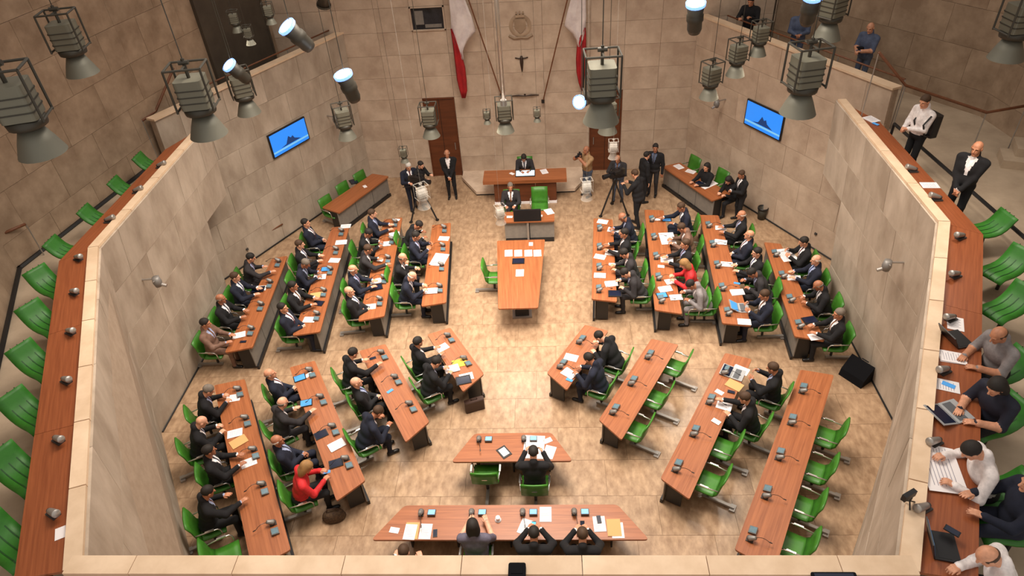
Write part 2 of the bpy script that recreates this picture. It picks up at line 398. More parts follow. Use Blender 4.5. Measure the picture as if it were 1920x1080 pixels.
# front rim
wfz = wallsolid('wall_front', [(4.3, 3.80, 0), (-4.3, 3.80, 0), (-4.3, 3.80, ZR-.05), (4.3, 3.80, ZR-.05)], .16, STONE2)
cap = S(bpy.data.objects.new('trim_rim_front', None)); COL.objects.link(cap)
xs = [-4.46, -3.72, -2.58, -1.40, -.14, 1.12, 2.4, 3.72, 4.46]
for a, b in zip(xs, xs[1:]):
    MB().box((0, 0, 0), (b-a-.008, .21, .05)).build('cap_stone', CAP, cap, loc=((a+b)/2, 3.735, ZR-.022))
S(MB().box((0, 3.3, ZG-.08), (9.4, .9, .15)).build('floor_gallery_front', GFLOOR))
gd = empty('gallery_desk', (0, 3.45, 0)); tag(gd, 'wooden counter just behind the front rim at the bottom edge', 'counter')
MB().box((0, 0, 0), (9.0, .34, .04)).build('counter_top', WOODG, gd, loc=(0, 0, 4.66))
for x in (-4, -2, 0, 2, 4): MB().box((x, 0, (ZG+4.64)/2), (.06, .2, 4.64-ZG)).build('counter_leg', BLACK, gd)
# dark openings and handrails on the upper walkway
def on_outer(side, px0, px1, py): pass
def atPlane(px, py, P, n):
    v = Vector(ray(px, py)); c = Vector(CAM); return c+v*((Vector(P)-c).dot(n)/v.dot(n))
def dark_opening(side, px0, px1, pyt, pyb, name, label_struct):
    s = side; X = [(7.2, 21.6), (11.2, 15.6)] if s > 0 else [(7.3, 21.9), (8.90, 15.30)]
    A = Vector((s*X[0][0], X[0][1], 0)); B = Vector((s*X[1][0], X[1][1], 0)); d = (B-A).normalized(); n = Vector((-d.y, d.x, 0))
    if n.dot(Vector((0, 12, 0))-A) < 0: n = -n
    P = A+n*.10
    a = atPlane(px0, pyb, P, n); b = atPlane(px1, pyb, P, n)
    ta, tb = sorted(((a-P).dot(d), (b-P).dot(d)))
    c = P+d*(ta+tb)/2
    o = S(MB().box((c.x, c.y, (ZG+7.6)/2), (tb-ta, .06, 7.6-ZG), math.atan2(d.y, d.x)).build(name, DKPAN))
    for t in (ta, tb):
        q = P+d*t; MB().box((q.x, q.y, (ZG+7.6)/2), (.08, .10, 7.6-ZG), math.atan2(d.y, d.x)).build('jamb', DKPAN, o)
    return o
dark_opening(-1, 395, 515, 0, 105, 'door_3', '')
dark_opening(1, 1330, 1445, 0, 60, 'door_4', '')
def rail(name, pts, label, r=.022, posts=()):
    t = empty(name, pts[0]); tag(t, label, 'handrail'); b = Vector(pts[0])
    MB().tube([Vector(p)-b for p in pts], r, 8).build('rail', RAILW, t, True)
    for p, q in posts: MB().tube([Vector(p)-b, Vector(q)-b], .012, 6).build('bracket', STEEL, t)
    return t
TW0, TW1 = Vector((5.75, 20.9, 0)), Vector((8.95, 15.0, 0))
def twp(s, t, z, o=0):
    p = TW0.lerp(TW1, t); return Vector((s*(p.x+o), p.y+o*.5, z))
rail('handrail', [twp(-1, -.02, 5.12), twp(-1, .8, 5.12)], 'brown wooden handrail along the top of the left screen wall', posts=[(twp(-1, t, 5.12), twp(-1, t, ZG)) for t in (0, .27, .53, .8)])
rail('handrail', [twp(1, .1, 5.14), twp(1, .98, 5.14)], 'brown wooden handrail along the top of the right screen wall', posts=[(twp(1, t, 5.14), twp(1, t, ZG)) for t in (.1, .4, .7, .98)])
p1, p2, p3 = at(325, 128, 6.0), at(292, 208, 5.0), at(266, 226, 5.0)
rail('handrail', [p1, p2, p3], 'dark brown sloping stair handrail below the left pendant lamp', r=.03, posts=[(p1, (p1.x, p1.y, ZG)), (p3, (p3.x, p3.y, ZG))])
q = [at(1648, 98, 6.1), at(1698, 160, 5.2), at(1850, 211, 5.0), at(1925, 198, 5.0)]
rail('handrail', q, 'long brown handrail on the right outer wall behind the standing ushers', r=.03, posts=[(p, (p.x, p.y, ZG)) for p in q])
q = [at(-4, 442, 4.7), at(48, 420, 4.7)]
rail('handrail', q, 'short brown handrail at the far left edge above green seats', r=.03, posts=[(p, (p.x, p.y, ZG)) for p in q])
for s, (a, b) in ((-1, ((502, 436), (530, 420))), (1, ((1462, 390), (1492, 410)))):
    A, B = at(*a, .5), at(*b, .5)
    rail('handrail', [A, B], 'short dark handrail low on the %s screen wall' % ('left' if s < 0 else 'right'), r=.022, posts=[(A, A+Vector((s*.12, .06, 0))), (B, B+Vector((s*.12, .06, 0)))])
# stone steps box at right
st = at(1890, 345, ZG)
for i in range(3): S(MB().box((11.1+i*.3, st.y+.7+.15*i, ZG+.09+.18*i), (1.4, .6, .18), -.35).build('trim_step_%d' % (i+1), GFLOOR))
# black seat beam on the left and right
for s in (1,):
    m = [(8.36, 14.6), (8.62, 9.7), (6.7, 5.7), (5.75, 3.9)] if s < 0 else [(8.62, 14.5), (8.98, 9.75), (7.05, 5.7), (6.1, 3.9)]
    be = tag(MB().tube([(s*a, b, ZG+.42) for a, b in m], .035, 6).build('seat_beam', BLACK), 'black steel beam carrying the green seats of the %s gallery' % ('left' if s < 0 else 'right'), 'beam')
    for a, b in m: MB().tube([(s*a, b, ZG), (s*a, b, ZG+.42)], .03, 6).build('beam_foot', BLACK, be)

# ------------------------------------------------------------------ desks
def desk(label, IN, IF, OF, ON, n, h=.74, wood=None, cat='desk', group=None, name='bench_desk', panels=True, corner=.05, pedestal=False):
    """corners: inner-near, inner-far, outer-far, outer-near (inner = side away from the sitters)"""
    IN, IF, OF, ON = [Vector((p[0], p[1], 0)) for p in (IN, IF, OF, ON)]
    c = (IN+IF+OF+ON)/4; ax = (IF-IN).normalized(); ang = math.atan2(ax.y, ax.x)
    t = empty(name, c, ang); tag(t, label, cat, group)
    Ri = Matrix.Rotation(-ang, 3, 'Z'); L = [Ri@(p-c) for p in (IN, IF, OF, ON)]
    poly = [(p.x, p.y) for p in L]
    sgn = sum(poly[i][0]*poly[(i+1) % 4][1]-poly[(i+1) % 4][0]*poly[i][1] for i in range(4))
    if sgn < 0: poly = poly[::-1]
    MB().prism(rounded(poly, corner), h-.04, h).build('tabletop', wood or WOOD, t)
    a, b = L[0], L[1]; nrm = (L[3]+L[2]-L[0]-L[1]).normalized(); ln = (b-a).length; u = (b-a).normalized()
    if panels:
        for i in range(n):
            p = a+u*(ln*(i+.5)/n)+nrm*.09
            MB().box((p.x, p.y, .41), (ln/n-.02, .02, .58)).build('modesty_panel', PANEL, t)
    if pedestal:
        for k in (.25, .75):
            p = a+u*(ln*k); wdt = (L[3]-L[0]).length; MB().box((p.x, 0, .37), (.5, .35, .66)).build('pedestal', BLACK, t); MB().box((p.x, 0, .02), (.6, .5, .04)).build('base_plate', STEEL, t)
        return t
    p = a+u*ln/2+nrm*.06; MB().box((p.x, p.y, .05), (ln-.04, .05, .10)).build('kick_bar', BLACK, t)
    mid = nrm*.32
    for k in [.03]+[i/n for i in range(1, n)]+[.97]:
        p = a+u*(ln*k)+nrm*.27
        MB().box((p.x, p.y, .37), (.03, .30, .66)).build('leg', BLACK, t)
    return t
def mir(s, P): return [(s*p[0], p[1]) for p in P]
DK = {}
NICK = {}
spec = {
 'U1': ([(6.27, 11.47), (6.54, 15.2), (6.95, 15.1), (6.88, 11.30)], 4, 'wall-side'),
 'U2': ([(4.77, 11.97), (5.10, 16.65), (5.62, 16.6), (5.41, 11.85)], 5, 'second'),
 'U3': ([(3.29, 12.50), (3.58, 17.03), (4.12, 16.95), (3.91, 12.33)], 5, 'third'),
 'U4': ([(1.81, 12.97), (2.08, 16.65), (2.62, 16.55), (2.42, 12.84)], 4, 'aisle-side'),
 'L1': ([(3.80, 6.28), (6.09, 10.43), (6.73, 10.25), (4.36, 5.90)], 5, 'wall-side'),
 'L2': ([(2.77, 7.70), (4.63, 10.98), (5.16, 10.77), (3.22, 7.25)], 4, 'second'),
 'L3': ([(1.73, 9.12), (3.08, 11.49), (3.66, 11.27), (2.14, 8.60)], 3, 'third'),
 'L4': ([(0.69, 10.46), (1.60, 12.02), (2.13, 11.79), (1.11, 9.94)], 2, 'shortest'),
}
for s, sd in ((-1, 'left'), (1, 'right')):
    for k, (P, n, w) in spec.items():
        blk = ('far-' if k[0] == 'U' else 'near-')+sd
        key = k+('L' if s < 0 else 'R'); NICK[key] = '%s %s bench' % (w, blk)
        DK[key] = (mir(s, P), n)
        desk('reddish wooden desk for %s seats, the %s' % (['', 'one', 'two', 'three', 'four', 'five'][n], NICK[key]), *mir(s, P), n, group='slanted bench desks')
DK['F1'] = ([(-1.93, 7.15), (1.93, 7.15), (2.41, 6.46), (-2.41, 6.46)], 4); NICK['F1'] = 'front table by the rim'
DK['F2'] = ([(-.77, 8.80), (.77, 8.80), (1.17, 8.11), (-1.17, 8.11)], 2); NICK['F2'] = 'small trapezoid table'
desk('long trapezoid wooden table nearest the front rim', *DK['F1'][0], 4, name='trapezoid_table', cat='table', corner=.08)
desk('small trapezoid wooden table for two in the middle foreground', *DK['F2'][0], 2, name='trapezoid_table', cat='table', corner=.08)
ct = desk('tapered wooden centre table standing before the clerk desk', (-.49, 12.68), (-.67, 15.64), (.67, 15.64), (.49, 12.68), 1, panels=False, name='centre_table', cat='table', pedestal=True)
desk('small clerk desk with grey front panels below the dais', (.95, 16.58), (-.52, 16.58), (-.52, 17.15), (.95, 17.15), 2, name='clerk_desk')
for s, sd in ((-1, 'left'), (1, 'right')):
    desk('wooden side desk with grey panels below the %s screen' % sd, *mir(s, [(5.60, 17.40), (4.45, 19.60), (5.05, 19.82), (6.22, 17.75)]), 3, name='side_desk')
# speaker's desk
sp = empty('speaker_desk', (.05, 19.08, 0)); tag(sp, "presiding speaker's wooden desk with overhanging top on the dais", 'desk')
MB().prism(rounded([(-1.32, -.36), (1.32, -.36), (1.32, .36), (-1.32, .36)], .02), .84, .90).build('tabletop', WOOD, sp)
MB().box((0, -.345, .84), (2.64, .02, .11)).build('top_fascia', WOOD, sp)
for i in range(3): MB().box((-.66+.66*i, -.24, .46), (.645, .04, .76)).build('front_panel', DOORW, sp)
for x in (-1, 1): MB().box((x*.97, .0, .46), (.05, .44, .76)).build('side_panel', DOORW, sp)
MB().box((0, -.26, .04), (2.0, .06, .08)).build('plinth', PAPER, sp)

# ------------------------------------------------------------------ consoles
def make_console(lit):
    t = empty('delegate_console')
    Rp = Matrix.Rotation(math.radians(-12), 3, 'X').to_3x3()
    pf = MB().box((0, 0, .03), (.145, .135, .03), R=Rp).build('pad_housing', PADF, t)
    MB().box((0, 0, .047), (.12, .11, .006), R=Rp).build('pad_screen', PADL if lit else PADB, pf)
    MB().box((0, 0, .008), (.13, .12, .016)).build('pad_foot', PODD, t)
    # pod: leaning tapered body
    M = Matrix.Rotation(math.radians(52), 3, 'X')
    MB().lathe([(0, 0), (.052, 0), (.05, .03), (.035, .13), (.03, .135), (0, .135)], (-.19, .02, .045), 14, M=M).build('pod_body', PODG, t, True)
    MB().lathe([(0, -.012), (.045, -.012), (.054, .012), (.0, .012)], (-.19, .02, .045), 14, M=M).build('pod_cap', PODD, t, True)
    MB().box((-.19, .0, .008), (.09, .12, .016)).build('pod_base', PODD, t)
    g = [(-.19+.01*i, -.02-.055*i, .06+.10*math.sin(i*.55)) for i in range(6)]
    sm = MB().tube(g, .005, 5).build('gooseneck', BLACK, t)
    MB().tube([g[-1], (g[-1][0]+.004, g[-1][1]-.05, g[-1][2]-.004)], .010, 6).build('microphone', BLACKP, sm)
    return t
con = [make_console(False), make_console(True)]; used = [False, False]
def place_console(p, ang, label, lit=0, group='delegate consoles'):
    if used[lit]: t = copy_tree(con[lit])
    else: t = con[lit]; used[lit] = True
    t.location = p; t.rotation_euler = (0, 0, ang); tag(t, label, 'console', group)
SEAT = {}   # key -> list of (pos on desk centre, facing vec) from far end to near end
for key, (P, n) in DK.items():
    IN, IF, OF, ON = [Vector((p[0], p[1], 0)) for p in P]
    L = []
    for i in range(n):
        if key in ('F1', 'F2'):
            t = (i+.5)/n; sp_ = .915 if key == 'F1' else .89
            inn = Vector(((i-(n-1)/2)*sp_-.03, IN.y, 0)); f = Vector((0, 1, 0))
        else:
            t = 1-(i+.5)/n
            inn = IN.lerp(IF, t); ax = (IF-IN).normalized(); f = Vector((-ax.y, ax.x, 0))
            if f.dot(OF-IF) > 0: f = -f
        L.append((inn, f))
        fr = '%s from far end of the %s' % (ORD[i], NICK[key]) if key not in ('F1', 'F2') else '%s from the left on the %s' % (ORD[i], NICK[key])
        place_console((inn-f*.17)+Vector((0, 0, .74)), math.atan2(f.y, f.x)-math.pi/2, ('blue-lit ' if key in ('F1', 'F2') else 'grey ')+'microphone console '+fr, 1 if key in ('F1', 'F2') else 0)
    SEAT[key] = L
# gallery pods
gp = empty('gallery_microphone')
M = Matrix.Rotation(math.radians(-70), 3, 'X')
MB().lathe([(0, 0), (.034, 0), (.037, .02), (.05, .19), (.045, .20), (0, .20)], (0, -.05, .06), 14, M=M).build('pod_body', STEEL, gp, True)
MB().lathe([(0, -.03), (.028, -.03), (.036, .0), (0, .0)], (0, -.05, .06), 14, M=M).build('pod_cap', PODD, gp, True)
MB().box((0, -.02, .012), (.10, .16, .024)).build('pod_base', PODD, gp)
first = True
GLp = [(300, 309), (256, 356), (203, 411), (145, 482), (137, 546), (130, 620), (122, 711), (107, 822), (97, 960)]
GRp = [(1712, 316), (1757, 369), (1802, 441), (1793, 513), (1784, 594), (1772, 692), (1755, 826), (1733, 950)]
for nm, lst in (('left', GLp), ('right', GRp)):
    for i, (x, y) in enumerate(lst):
        g = gp if first else copy_tree(gp); first = False
        p = at(x, y, 4.75); p.z = 4.68; g.location = p
        f = Vector((1, 0, 0)) if p.y > 9.9 else Vector((.88, -.45, 0))
        if nm == 'right': f.x = -f.x
        g.rotation_euler = (0, 0, math.atan2(f.y, f.x)-math.pi/2)
        tag(g, 'silver tapered microphone on the %s gallery counter, %s from far end' % (nm, ORD[i]), 'microphone', 'gallery counter microphones')

# ------------------------------------------------------------------ chairs
def make_chair():
    t = empty('green_chair')
    prof = [(.27, .455), (.15, .447), (0, .44), (-.11, .445), (-.16, .465)]
    MB().sheet([[(x, y, z-.012*(1-(x/.25)**2)) for x in np.linspace(-.25, .25, 5)] for y, z in prof], .035).build('seat', GREEN, t, True)
    profb = [(-.15, .465), (-.205, .53), (-.225, .65), (-.245, .79), (-.29, .95)]
    MB().sheet([[(x, y-.02*(1-(x/.25)**2), z) for x in np.linspace(-.25, .25, 5)] for y, z in profb], .03).build('backrest', GREEN, t, True)
    for s in (-1, 1):
        MB().tube([(s*.255, -.22, .66), (s*.275, -.05, .665), (s*.28, .16, .655), (s*.275, .20, .60), (s*.255, .20, .44)], .014, 6).build('armrest', CHROME, t, True)
        MB().box((s*.277, .03, .678), (.035, .16, .02)).build('arm_pad', CHROME, t)
    MB().tube([(0, 0, .43), (0, -.02, .10)], .03, 8).build('stem', BLACK, t)
    MB().box((0, -.22, .05), (.06, .62, .05)).build('floor_bar', STEEL, t)
    MB().box((0, -.50, .02), (.16, .10, .04)).build('floor_plate', STEEL, t)
    MB().box((0, .0, .41), (.20, .30, .03)).build('seat_plate', STEEL, t)
    MB().box((.0, -.265, .70), (.10, .012, .025)).build('back_clip', CHROME, t)
    return t
chair0 = make_chair(); chair_used = False
def chair(p, f, label, group='green swivel chairs', z=0):
    global chair_used
    t = copy_tree(chair0) if chair_used else chair0; chair_used = True
    t.location = (p[0], p[1], z); t.rotation_euler = (0, 0, math.atan2(f[1], f[0])-math.pi/2)
    tag(t, label, 'chair', group); return t
# gallery seats
def make_gseat():
    t = empty('gallery_chair')
    pr = [(-.40, .74), (-.37, .69), (-.33, .61), (-.28, .53), (-.21, .465), (-.12, .43), (0, .42), (.12, .435), (.2, .44), (.26, .42), (.30, .38)]
    MB().sheet([[(x, y, z) for x in (-.21, -.1, 0, .1, .21)] for y, z in pr], .03).build('shell', GREEN2, t, True)
    for x in (-.105, 0, .105):
        MB().sheet([[(x-.007, y, z+.0155), (x+.007, y, z+.0155)] for y, z in pr], .012).build('seam', DGREEN, t)
    MB().tube([(0, -.1, .42), (0, -.12, .0)], .028, 6).build('stem', BLACK, t)
    return t
gs0 = make_gseat(); gs_used = False
def gseat(p, f, label):
    global gs_used
    t = copy_tree(gs0) if gs_used else gs0; gs_used = True
    t.location = (p[0], p[1], ZG); t.rotation_euler = (0, 0, math.atan2(f[1], f[0])-math.pi/2)
    tag(t, label, 'seat', 'ribbed green gallery seats')
fd = {-1: Vector((.88, -.45, 0)), 1: Vector((-.88, -.45, 0))}
gl = [(-8.20, 13.75), (-8.20, 12.62), (-8.22, 11.45), (-8.24, 10.3)]
k = 0
for x, y in gl: gseat((x, y), (1, 0), 'green ribbed gallery seat on the left side, %s from far end' % ORD[k]); k += 1
A = Vector((-8.02, 9.20, 0)); B = Vector((-5.24, 3.55, 0))
for i in range(6):
    p = A.lerp(B, (i+.0)/5.6); gseat(p, (.88, -.45), 'green ribbed gallery seat on the left side, %s from far end' % ORD[k]); k += 1
# ------------------------------------------------------------------ people: one continuous surface from a distance field
def nets(f, lo, hi, h):
    lo = np.array(lo, float); n = np.ceil((np.array(hi)-lo)/h).astype(int)+1
    ax = [lo[i]+h*np.arange(n[i]) for i in range(3)]
    G = np.stack(np.meshgrid(*ax, indexing='ij'), -1); V = f(G.reshape(-1, 3)).reshape(n)
    s = V < 0
    c = sum(s[i:n[0]-1+i, j:n[1]-1+j, k:n[2]-1+k].astype(int) for i in (0, 1) for j in (0, 1) for k in (0, 1))
    act = (c > 0) & (c < 8); idx = -np.ones(act.shape, int); ii = np.argwhere(act); idx[act] = np.arange(len(ii))
    P = np.zeros((len(ii), 3)); cnt = np.zeros(len(ii))
    for a in range(3):
        o = [b for b in range(3) if b != a]
        for u in (0, 1):
            for v in (0, 1):
                p0 = ii.copy(); p0[:, o[0]] += u; p0[:, o[1]] += v; p1 = p0.copy(); p1[:, a] += 1
                v0 = V[tuple(p0.T)]; v1 = V[tuple(p1.T)]; m = (v0 < 0) != (v1 < 0)
                t = v0[m]/(v0[m]-v1[m]); q = p0[m].astype(float); q[:, a] += t
                P[m] += q; cnt[m] += 1
    P = lo+h*P/cnt[:, None]
    F = []
    for a in range(3):
        o = [b for b in range(3) if b != a]
        sl0 = [slice(None)]*3; sl1 = [slice(None)]*3; sl0[a] = slice(0, -1); sl1[a] = slice(1, None)
        d = s[tuple(sl0)] != s[tuple(sl1)]; e = np.argwhere(d)
        e = e[(e[:, o[0]] > 0) & (e[:, o[1]] > 0) & (e[:, o[0]] < n[o[0]]-1) & (e[:, o[1]] < n[o[1]]-1)]
        inside = s[tuple(e.T)]
        q = []
        for u, v in ((-1, -1), (0, -1), (0, 0), (-1, 0)):
            x = e.copy(); x[:, o[0]] += u; x[:, o[1]] += v; q.append(idx[tuple(x.T)])
        q = np.stack(q, 1)
        fl_ = inside if a != 1 else ~inside
        q[~fl_] = q[~fl_][:, ::-1]
        F.append(q)
    return P, np.concatenate(F)
def d_cap(p, a, b, ra, rb):
    a = np.array(a, float); b = np.array(b, float); ab = b-a; t = np.clip(((p-a)@ab)/max(ab@ab, 1e-9), 0, 1)
    return np.linalg.norm(p-a-t[:, None]*ab, axis=1)-(ra+(rb-ra)*t)
def d_ell(p, c, r, R=None):
    q = p-np.array(c, float)
    if R is not None: q = q@R
    r = np.array(r, float); k0 = np.linalg.norm(q/r, axis=1); k1 = np.linalg.norm(q/(r*r), axis=1)+1e-9
    return k0*(k0-1)/k1
def smin(a, b, k):
    h = np.clip(.5+.5*(b-a)/k, 0, 1); return b*(1-h)+a*h-k*h*(1-h)
SKIN, JACK, TROU, SHIRT, TIE, SHOE, EYE, LIP, FORE = range(9)
def rx(a): c, s = math.cos(a), math.sin(a); return np.array([[1, 0, 0], [0, c, -s], [0, s, c]])
def rz(a): c, s = math.cos(a), math.sin(a); return np.array([[c, -s, 0], [s, c, 0], [0, 0, 1]])
# head in its own frame
def head_f(p):
    d = smin(d_ell(p, (0, -.012, .03), (.078, .098, .09)), d_ell(p, (0, .032, -.048), (.056, .066, .075)), .03)
    d = smin(d, d_cap(p, (0, .093, .02), (0, .116, -.02), .008, .015), .012)
    d = smin(d, d_ell(p, (0, .075, -.105), (.028, .025, .02)), .02)
    for s in (-1, 1):
        d = smin(d, d_ell(p, (s*.08, -.005, -.005), (.011, .024, .034)), .006)
        d = smin(d, d_cap(p, (s*.015, .088, .032), (s*.05, .075, .03), .008, .008), .012)
        d = -smin(-d, d_ell(p, (s*.032, .098, .012), (.018, .014, .011)), .006)
    return smin(d, d_cap(p, (0, -.02, -.06), (0, -.035, -.20), .056, .062), .03)
HP, HF = nets(head_f, (-.11, -.13, -.22), (.11, .14, .14), .0085)
fc = HP[HF].mean(1); HM = np.zeros(len(HF), int)
HM[(np.abs(np.abs(fc[:, 0])-.032) < .015) & (np.abs(fc[:, 2]-.012) < .008) & (fc[:, 1] > .06)] = EYE
HM[(np.abs(fc[:, 0]) < .026) & (np.abs(fc[:, 2]+.06) < .007) & (fc[:, 1] > .06)] = LIP
def hair_mesh(name, fn, box=((-.13, -.15, -.28), (.13, .13, .16)), h=.011):
    P, F = nets(fn, *box, h)
    me = bpy.data.meshes.new(name); me.from_pydata(P.tolist(), [], F.tolist()); me.materials.append(None); me.polygons.foreach_set('use_smooth', [True]*len(F)); return me
def h_short(p): return np.maximum(np.maximum(d_ell(p, (0, -.018, .04), (.087, .107, .097)), .8*p[:, 1]-.75*p[:, 2]-.012), -.075-p[:, 2])
def h_fringe(p): return np.maximum(np.maximum(d_ell(p, (0, -.018, .03), (.087, .106, .10)), np.maximum(p[:, 2]-.035-.25*p[:, 1], p[:, 1]-.035)), np.maximum(-.075-p[:, 2], .8*p[:, 1]-.75*p[:, 2]-.02))
def h_long(p):
    a = np.maximum(d_ell(p, (0, -.02, .04), (.093, .112, .102)), .8*p[:, 1]-.75*p[:, 2]-.012)
    b = np.maximum(d_ell(p, (0, -.045, -.06), (.112, .08, .17)), np.maximum(p[:, 1]-.035, .8*p[:, 1]-.15*p[:, 2]-.03)); return smin(a, b, .03)
HAIR = {'short': hair_mesh('hair', h_short), 'fringe': hair_mesh('hair', h_fringe), 'long': hair_mesh('hair', h_long)}
# hand in its own frame: wrist at origin, fingers +Y, back of the hand +Z, thumb towards side*X
def hand_mesh(side, curl):
    prim = []
    for i, x in enumerate((-.03, -.01, .011, .031)):
        x *= -side
        prim.append(((x*.55, -.02, 0), (x, .085, 0), .019, .0135))
        L = (.060, .076, .084, .076)[i]; a = curl*(.55+.1*i); b = a*1.9
        k1 = (x*1.08, .085+L*.55*math.cos(a), -L*.55*math.sin(a)); k2 = (x*1.12, k1[1]+L*.45*math.cos(b), k1[2]-L*.45*math.sin(b))
        prim.append(((x, .085, 0), k1, .0105, .0095)); prim.append((k1, k2, .0095, .008))
    prim.append(((side*.018, .015, -.004), (side*.05, .055, -.014), .016, .012)); prim.append(((side*.05, .055, -.014), (side*.055, .092, -.022), .0115, .009))
    def f(p):
        d = None
        for q in prim:
            e = d_cap(p, *q); d = e if d is None else smin(d, e, .006)
        return smin(d, d_cap(p, (0, -.05, 0), (0, .0, 0), .026, .024), .02)
    return nets(f, (-.085, -.08, -.10), (.085, .21, .045), .0068)
HANDS = {(s, c): hand_mesh(s, c) for s in (-1, 1) for c in (.35, 1.0)}
def ik(Sp, W, a, b, hint):
    Sp = np.array(Sp); W = np.array(W); d = W-Sp; L = np.linalg.norm(d); 
    if L > a+b-.005: W = Sp+d/L*(a+b-.005); d = W-Sp; L = a+b-.005
    x = (a*a-b*b+L*L)/(2*L); hgt = math.sqrt(max(a*a-x*x, 0)); u = d/L; hn = np.array(hint, float); hn -= u*(hn@u); hn /= np.linalg.norm(hn)
    return Sp+u*x+hn*hgt, W
POSES = {}
def make_pose(name, seated=True, lean=10, twist=0, wr=None, wl=None, head=(0, 0), curl=.35, fat=1.0, res=.02, ankle_y=.40, elbow=.5, hdir=None, skirt=False, step=0, handpalm=None, knee=0):
    prims = []; add = lambda kind, *a: prims.append((kind,)+a)
    hz = .535 if seated else .93
    hip = np.array([0, 0, hz]); R = rz(math.radians(twist))@rx(math.radians(-lean))   # lean forward (+Y)
    sp = lambda x, y, z: hip+R@np.array([x, y, z])
    add('ell', hip+np.array([0, 0, .0]), (.19*fat, .15*fat, .12), None, TROU)
    add('ell', sp(0, .015, .13), (.19*fat, .15*fat, .16), R, JACK); add('ell', sp(0, .01, .33), (.21, .14*fat, .21), R, JACK)
    add('cap', sp(-.155, -.01, .485), sp(.155, -.01, .485), .078, .078, JACK); add('cap', sp(0, -.01, .50), sp(0, 0, .585), .075, .055, JACK)
    add('cap', sp(0, -.035, .52), sp(0, -.03, .60), .072, .066, JACK)
    wr = wr if wr is not None else (.18, .40, .80); wl = wl if wl is not None else (-.18, .40, .80)
    hands = []
    for s, wp in ((1, wr), (-1, wl)):
        sh = sp(s*.205, -.01, .47); el, wp = ik(sh, wp, .295, .265, (s*elbow, -.35, -.8))
        add('cap', sh, el, .073, .059, JACK); add('cap', el, wp, .058, .042, FORE)
        d = wp-el; d /= np.linalg.norm(d)
        add('cap', wp-d*.012, wp+d*.012, .038, .036, SHIRT)
        hands.append((s, wp, d))
    for s in (1, -1):
        if seated:
            hj = np.array([s*.095, .0, hz-.005]); kn = np.array([s*(.12+knee), .43, .505]); an = np.array([s*(.11+knee*.5), ankle_y, .10])
        else:
            hj = np.array([s*.09, 0, .90]); kn = np.array([s*.10, .03+step*s*.10, .50]); an = np.array([s*.11, -.02+step*s*.22, .10])
        add('cap', hj, kn, .092, .066, TROU); add('cap', kn, an, .062, .046, TROU)
        add('cap', an+np.array([0, -.03, -.055]), an+np.array([s*.015, .15, -.062]), .043, .036, SHOE)
    Hr = R@rz(math.radians(head[1]))@rx(math.radians(-head[0])); neck = sp(0, .0, .575); hc = neck+Hr@np.array([0, .03, .155])
    def f(p):
        d = None
        for q in prims:
            e = d_cap(p, *q[1:5]) if q[0] == 'cap' else d_ell(p, q[1], q[2], q[3]); d = e if d is None else smin(d, e, .03)
        return d
    pts = np.array([q[i] for q in prims for i in ((1, 2) if q[0] == 'cap' else (1,))]); lo = pts.min(0)-.24; hi = pts.max(0)+.24
    lo[2] = max(lo[2], -.02)
    P, F = nets(f, lo, hi, res); fc = P[F].mean(1)
    D = np.stack([d_cap(fc, *q[1:5]) if q[0] == 'cap' else d_ell(fc, q[1], q[2], q[3]) for q in prims]); tags = np.array([q[-1] for q in prims]); M = tags[D.argmin(0)]
    q = (fc-hip)@R; x, y, z = q[:, 0], q[:, 1], q[:, 2]
    tor = (M == JACK) & (y > .045) & (z > .24) & (z < .62)
    M[tor & (np.abs(x) < .012+(z-.24)*.24)] = SHIRT
    M[tor & (np.abs(x) < .020)] = TIE
    if skirt: pass
    V = [P]; FF = [F]; MM = [M]; n = len(P)
    V.append(hc+HP@Hr.T); FF.append(HF+n); MM.append(HM); n += len(HP)
    for s, wp, d in hands:
        hp, hf = HANDS[(-s, curl)]
        dd = np.array(hdir, float)*np.array([s, 1, 1]) if hdir is not None else d
        dd = dd/np.linalg.norm(dd)
        zb = np.array([0, 0, 1.0]) if handpalm is None else np.array(handpalm, float)*np.array([s, 1, 1])
        zb = zb-dd*(zb@dd)
        if np.linalg.norm(zb) < .1: zb = np.array([0, 1.0, 0])-dd*dd[1]
        zb /= np.linalg.norm(zb); xb_ = np.cross(dd, zb)
        Rh = np.stack([xb_, dd, zb], 1)
        V.append(wp+hp@Rh.T); FF.append(hf+n); MM.append(np.zeros(len(hf), int)); n += len(hp)
    V = np.concatenate(V); FF = np.concatenate(FF); MM = np.concatenate(MM)
    me = bpy.data.meshes.new('person_body'); me.from_pydata(V.tolist(), [], FF.tolist())
    for _ in range(9): me.materials.append(STONE)
    me.polygons.foreach_set('material_index', MM.astype(np.int32)); me.polygons.foreach_set('use_smooth', [True]*len(FF)); me.update()
    POSES[name] = (me, hc, Matrix(np.vstack([np.hstack([Hr, hc[:, None]]), [0, 0, 0, 1]]).tolist()), [h[1] for h in hands])
make_pose('write', lean=16, wr=(.10, .46, .80), wl=(-.16, .44, .80), head=(22, -4), curl=1.0)
make_pose('rest', lean=3, wr=(.16, .42, .80), wl=(-.14, .42, .80), head=(6, 8))
make_pose('lap', lean=-6, wr=(.05, .24, .70), wl=(-.05, .26, .68), head=(4, -10), curl=1.0)
make_pose('reach', lean=14, twist=10, wr=(.10, .60, .82), wl=(-.22, .36, .80), head=(12, 4))
make_pose('read', lean=4, wr=(.16, .38, .90), wl=(-.16, .40, .90), head=(18, 0), curl=1.0, handpalm=(1, .2, .3))
make_pose('bend', lean=26, wr=(.16, .46, .80), wl=(-.20, .40, .80), head=(26, 6), curl=1.0, fat=1.08)
make_pose('chin', lean=12, wr=(.05, .28, 1.02), wl=(-.16, .42, .80), head=(10, 12), curl=1.0)
